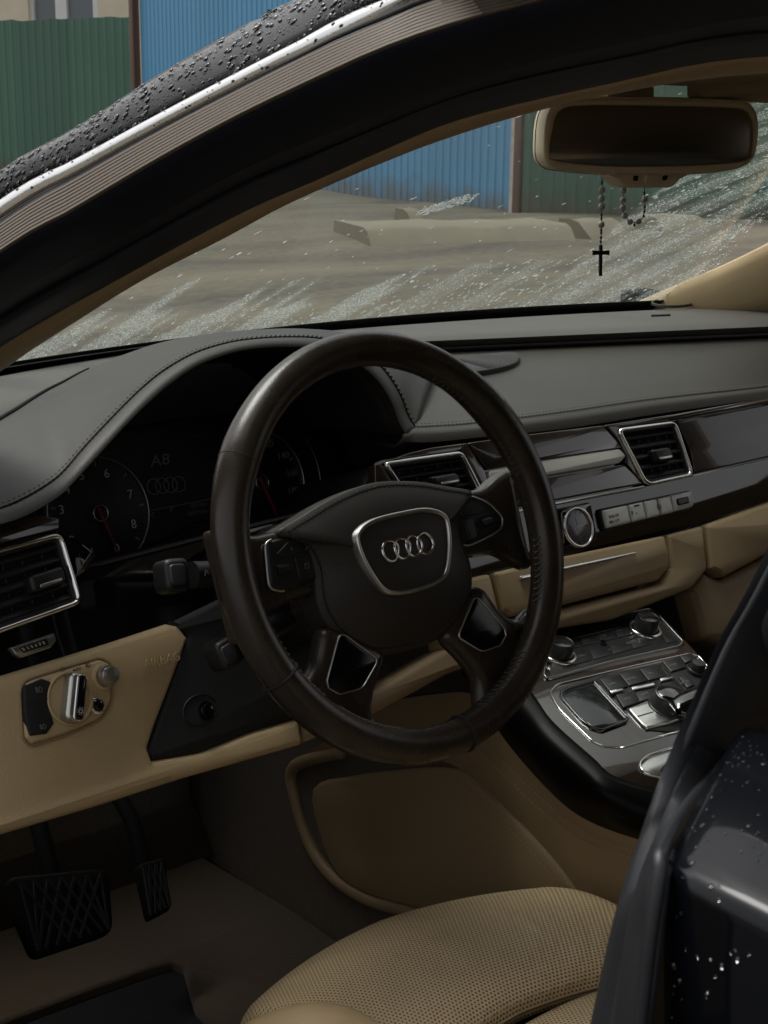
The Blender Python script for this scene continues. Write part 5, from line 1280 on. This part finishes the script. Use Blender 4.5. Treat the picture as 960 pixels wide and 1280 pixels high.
def roll_f(u, v):
    x = SX0 + (SX1 - SX0) * u; p = SPR[int(v * 59)]
    e = (abs(u - .5) * 2); k = 1 - e ** 5
    end = max(0, (e - .80) / .20)
    yc = p.y + (-.045 * e ** 2.2) - .045 * end ** 2 + (.012 - .05 * max(0, u - .5))
    z = p.z - .085 * end ** 2.6 * 1.0 + .006 * math.cos((u - .5) * math.pi)
    return V((x, yc, max(z, .33)))
roll_o, rrow = seat_loft('thigh_roll', 'perforated_leather', roll_f, 60, 59, solid=.004)
def ins_f(u, v):
    x = -.515 + .27 * u; y = -.178 - .42 * v; e = abs(u - .5) * 2
    tr = .012 * abs(math.sin(v * math.pi * 3.0 + .25)) ** .6
    return V((x, y - .02 * e * e * (1 - v), .488 + tr - .016 * e ** 4 - .012 * v))
seat_loft('cushion_insert', 'perforated_leather', ins_f, 30, 60, solid=.004)
for sg, nm in ((-1, 'left'), (1, 'right')):
    def bol(u, v, sg=sg):
        xi = -.500 if sg < 0 else -.245; xo = -.618 if sg < 0 else -.135
        an = math.pi * u; x = xi + (xo - xi) * (1 - math.cos(an)) / 2; y = (.022 if sg < 0 else -.10) - .5 * v - .09 * (1 - u) * (1 - v)
        ft = 1 - (1 - min(1, v * 5)) ** 2 * .9
        z = .455 + (.085 * math.sin(an) ** .8) * ft + .02 * v - .09 * max(0, u - .75)
        return V((x, y, z))
    seat_loft('bolster', 'beige_leather', bol, 20, 40, solid=.004)
m_ = MB(); m_.loft([[V((x, y, .36)) for x in (-.61, -.4, -.16)] for y in (-.02, -.62)]); m_.build('seat_pan', 'black_plastic', seat, smooth=0, solid=.04)
def bck(u, v):
    x = -.63 + .50 * u; e = abs(u - .5) * 2; z = .44 + .62 * v
    return V((x, -.585 - .24 * v + .05 * e ** 2 - .02 * math.cos(e * 1.5), z))
seat_loft('backrest', 'perforated_leather', bck, 20, 30, solid=.10)
m_ = MB(); m_.plate(rnd([V((-.51, -.86, 1.08)), V((-.25, -.86, 1.08)), V((-.27, -.90, 1.25)), V((-.49, -.90, 1.25))], .3, 5), (0, 1, .2), .03, .06, .025); m_.build('headrest', 'beige_leather', seat, smooth=180)
stitches([p + V((0, .001, .004)) for p in [r_[2] for r_ in rrow]], (0, 0, 1), 'stitch_beige', roll_o)
# seam piping round the roll
m_ = MB(); m_.tube([r_[1] + V((0, -.001, .001)) for r_ in rrow], .0012, 6); m_.build('seat_seam', 'tunnel_leather', roll_o, smooth=180)

# ================================================================== MIRROR, ROSARY
mir_ = thing('rear_view_mirror', 'beige framed rear view mirror with dark glass hanging under the roof', 'mirror')
MC = V((0.0, .075, 1.203)); MN = V((-math.sin(R(24)), -math.cos(R(24)), .02)).normalized()
mpf = lambda p: (p - MC).dot(MN)
cq = crop(640, 90, 3)
o_px = cq([(112, 300), (122, 170), (165, 118), (330, 94), (600, 96), (860, 106), (912, 140), (926, 200), (916, 300), (880, 350), (800, 372), (640, 384), (380, 384), (170, 366), (128, 345)])
g_px = cq([(140, 300), (152, 220), (185, 142), (290, 126), (600, 128), (850, 137), (893, 165), (904, 210), (900, 300), (866, 333), (640, 348), (370, 350), (165, 330)])
OP = crv(P_(o_px, mpf), 80, True); GPm = crv(P_(g_px, mpf), 80, True); mc = cen(OP)
rows = [[mc + (p - mc) * .96 + MN * -.003 for p in OP], [mc + (p - mc) * .985 + MN * .0015 for p in OP], [p - MN * .003 for p in OP]]
for s, d in ((1.012, .012), (1.005, .022), (.97, .032), (.88, .042), (.7, .049), (.4, .053), (.01, .054)): rows.append([mc + (p - mc) * s - MN * d for p in OP])
m_ = MB(); m_.loft(rows, cv=True); hous = m_.build('mirror_housing', 'mirror_beige', mir_, smooth=60)
fr_out = [mc + (p - mc) * .99 for p in OP]
m_ = MB(); m_.loft([[p + MN * .0005 for p in fr_out], [a.lerp(b, .4) + MN * .003 for a, b in zip(fr_out, GPm)], [a.lerp(b, .85) + MN * .0022 for a, b in zip(fr_out, GPm)], [b - MN * .002 for b in GPm]], cv=True); m_.build('mirror_frame', 'mirror_beige', mir_, smooth=60)
m_ = MB(); m_.plate(GPm, MN, -.0005, .004, .0004); m_.build('mirror_glass', 'mirror_glass', mir_, smooth=30)
m_ = MB(); m_.tube([p - MN * .014 for p in [mc + (q - mc) * 1.0125 for q in OP]], .0005, 5, closed=True); m_.build('housing_joint', 'stitch_seam', hous)
c_px = cq([(360, 372), (660, 372), (640, 392), (612, 424), (590, 434), (430, 434), (405, 420), (380, 392)])
CP = rnd(P_(c_px, mpf), .2, 4); m_ = MB(); m_.plate(CP, MN, .002, .03, .004); chin = m_.build('mirror_chin', 'mirror_beige', mir_, smooth=60)
for q in ([(452, 388), (470, 388), (468, 408), (450, 408)], [(562, 388), (582, 387), (576, 406), (560, 407)]): pl('sensor_window', 'deck_gap', chin, cq(q), .0028, -.001, .0004, .2, surf=mpf, n=MN)
pl('mirror_button', 'mirror_beige', chin, cq([(498, 384), (548, 383), (544, 420), (492, 420)]), .004, -.001, .001, .2, surf=mpf, n=MN)
m_ = MB(); m_.tube([mc - MN * .05, mc - MN * .075 + V((0, .01, .03)), V((.03, .125, 1.262))], [.014, .016, .03], 14); m_.build('mirror_mount', 'mirror_beige', mir_, smooth=60)

ros = thing('rosary', 'grey bead rosary with dark cross hanging from the rear view mirror', 'rosary')
yr = lambda p: (p - (MC - MN * .03)).dot(MN)
def bead(px, py, r, m='bead_grey', nm='bead', sq=1.0):
    c = hit(px, py, yr); m2 = MB(); rows_ = []
    for i in range(7):
        a = math.pi * i / 6; rows_.append([c + V((r * math.sin(a) * math.cos(t), r * math.sin(a) * math.sin(t), r * sq * math.cos(a))) if 0 < i < 6 else c + V((0, 0, r * sq * math.cos(a))) + V((1e-5 * math.cos(t), 1e-5 * math.sin(t), 0)) for t in [2 * math.pi * k / 12 for k in range(12)]])
    m2.loft(rows_, cv=True); return m2.build(nm, m, ros, smooth=180)
for x, y, r in ((752.5, 237, .0036), (752, 248, .0037), (752, 258, .0037), (751.5, 280.5, .0037), (779.5, 238, .0034), (779, 250, .0035), (778.5, 260, .0035), (781, 269.5, .0034), (787.5, 277, .0034), (798, 276.5, .0034), (806, 249, .0036)): bead(x, y, r)
for x, y in ((752.5, 228), (752, 268.5), (751.8, 273), (751.5, 287.5), (751.5, 291), (751.3, 297), (751, 302), (804.5, 270), (805.5, 264), (806, 258), (805.5, 241), (793, 281)): bead(x, y, .0013, 'cross_metal', 'link', 1.5)
def cord(px): m2 = MB(); m2.tube([hit(x, y, yr) for x, y in crv(px, 24)], .0005, 5); m2.build('cord', 'cross_metal', ros, smooth=180)
cord([(752.7, 205), (752.5, 230), (752, 260), (751.5, 290), (751, 306)]); cord([(780, 215), (779.5, 240), (778.5, 258), (781, 269), (788, 277), (798, 277), (804.5, 270), (806, 250), (805.5, 230), (805, 215)])
def xpl(name, pix): pl(name, 'cross_metal', ros, pix, .0014, .0014, .0005, .12, surf=yr, n=MN)
xpl('crucifix', [(749.3, 306), (752.9, 306), (752.8, 313.2), (757, 313.2), (761.5, 312.6), (761.5, 319.2), (757, 318.4), (752.7, 318.4), (752.4, 345), (748.8, 345), (749, 318.4), (745.5, 318.4), (741, 319.2), (741, 312.6), (745.5, 313.2), (749.2, 313.2)])

# ================================================================== REAR DOOR AND PILLAR (right edge, close)
rd = bpy.data.objects.new('rear_door', None); col.objects.link(rd); rd.parent = car; rd['label'] = 'closed glossy black rear door with rain drops at the right edge'
yb_ = [0, .004, .012, .03, .08, .16, .3, .5, .9]
xs = [(-.800, 1.032, -.648), (-.815, 1.0325, -.653), (-.835, 1.030, -.661), (-.855, 1.0265, -.669), (-.874, 1.0218, -.677), (-.8795, 1.0203, -.6795), (-.8815, 1.0192, -.681), (-.8824, 1.0165, -.682), (-.885, .992, -.684), (-.8865, .955, -.688), (-.889, .88, -.694), (-.890, .76, -.70), (-.885, .55, -.70), (-.88, .32, -.70)]
rows = []
for dy in yb_: rows.append([V((x - (.0 if dy > .01 else -.004 * (1 - dy / .012)), y - dy, z + (-.004 * (1 - dy / .012) if dy < .012 and x > -.88 else 0) - .02 * dy)) for x, z, y in xs])
fx = []
for r_ in rows: fx.append(crv(r_, 140))
m_ = MB(); m_.loft(fx); skin = m_.build('door_skin', 'car_paint', rd, smooth=180, solid=.004)
its = []
for _ in range(1400):
    u, v = .12 + rng.random() * .7, .1 + rng.random() * .6; p, n, t = gridpt(fx, u, v)
    if n.dot(V((-.8, 0, .6))) < 0: n = -n
    if not inframe(p): continue
    if rng.random() > (.4 if p.z > 1.005 else .5): continue
    its.append((p + n * .0002, n, .00025 + .0006 * rng.random() ** 3, V((-.2, 0, -1)), 1 + rng.random() * .6, .45))
for _ in range(900):
    p, n, t = gridpt(fx, .1 + rng.random() * .7, .012 + rng.random() * .085)
    if n.z < 0: n = -n
    if inframe(p): its.append((p + n * .0002, n, .00025 + .00045 * rng.random() ** 3, V((-1, 0, -.2)), 1 + rng.random() * .5, .4))
drops([i for i in its if i[0].z > 1.02][:90], 'rain_drops', 'bead_dark', rd, seg=10, rings=3)
drops([i for i in its if i[0].z <= 1.02][:80], 'rain_drops', 'water_drop', rd, seg=10, rings=3)
# moulded rubber lip along the front edge of the shoulder and belt
lipc = [ax(x, y, 'x', X) for x, y, X in ((798, 1300, -.898), (812, 1180, -.892), (824, 1100, -.886), (826, 1076, -.881), (850, 1030, -.850), (880, 990, -.818), (905, 962, -.804), (932, 944, -.800), (962, 936, -.800), (1010, 930, -.800))]
m_ = MB(); m_.tube([p + V((.002, .0015, .001)) for p in crv(lipc, 60)], [.0024] * 60, 10); m_.build('rubber_lip', 'rubber', rd, smooth=180)
pilA = crv([ax(x, y, 'x', X) for x, y, X in ((725, 1360, -.852), (743, 1280, -.850), (774, 1149, -.845), (804, 1053, -.836), (843, 940, -.822), (902, 800, -.800), (960, 690, -.780))] + [V((-.70, -.64, 1.20)), V((-.62, -.66, 1.295))], 60)
pilB = crv([ax(x, y, 'x', X) for x, y, X in ((780, 1370, -.900), (799, 1280, -.897), (815, 1160, -.890), (826, 1075, -.881), (862, 1010, -.835), (893, 972, -.808), (960, 840, -.782))] + [V((-.715, -.69, 1.20)), V((-.635, -.71, 1.295))], 60)
pil = car
rows = []
for f, h in ((-.25, -.02), (-.06, -.006), (0, 0), (.10, .006), (.25, .004), (.34, -.003), (.45, .002), (.62, .005), (.8, .002), (1, -.002)):
    rows.append([a.lerp(b, f) + V((-.3, .95, .1)) * 0 + V((-.55, .1, .3)) * h + (V((.05, -.01, 0)) if f < -.1 else V((0, 0, 0))) for a, b in zip(pilA, pilB)])
m_ = MB(); m_.loft(rows); m_.build('pillar_seal', 'rubber', pil, smooth=60, solid=.003)
# gloss pillar cover, dark side glass, belt trim above the shoulder
m_ = MB(); m_.loft([[V((-.796, -.652, 1.024)), V((-.712, -.688, 1.20)), V((-.632, -.708, 1.295))], [V((-.800, -.70, 1.026)), V((-.718, -.72, 1.20)), V((-.638, -.735, 1.295))]]); m_.build('pillar_cover', 'black_gloss', rd, smooth=0, solid=.004)
m_ = MB(); m_.loft([[V((-.800, -.704, 1.022)), V((-.72, -.724, 1.20)), V((-.640, -.738, 1.295))], [V((-.800, -1.5, 1.03)), V((-.72, -1.45, 1.20)), V((-.640, -1.40, 1.30))]]); gl_ = m_.build('side_window', 'tinted_glass', rd, smooth=0, solid=.004)
m_ = MB(); m_.loft([[V((-.802, -.70, 1.03)), V((-.802, -1.5, 1.035))], [V((-.797, -.70, 1.038)), V((-.797, -1.5, 1.043))]]); m_.build('belt_trim', 'chrome', rd, smooth=0, solid=.004)
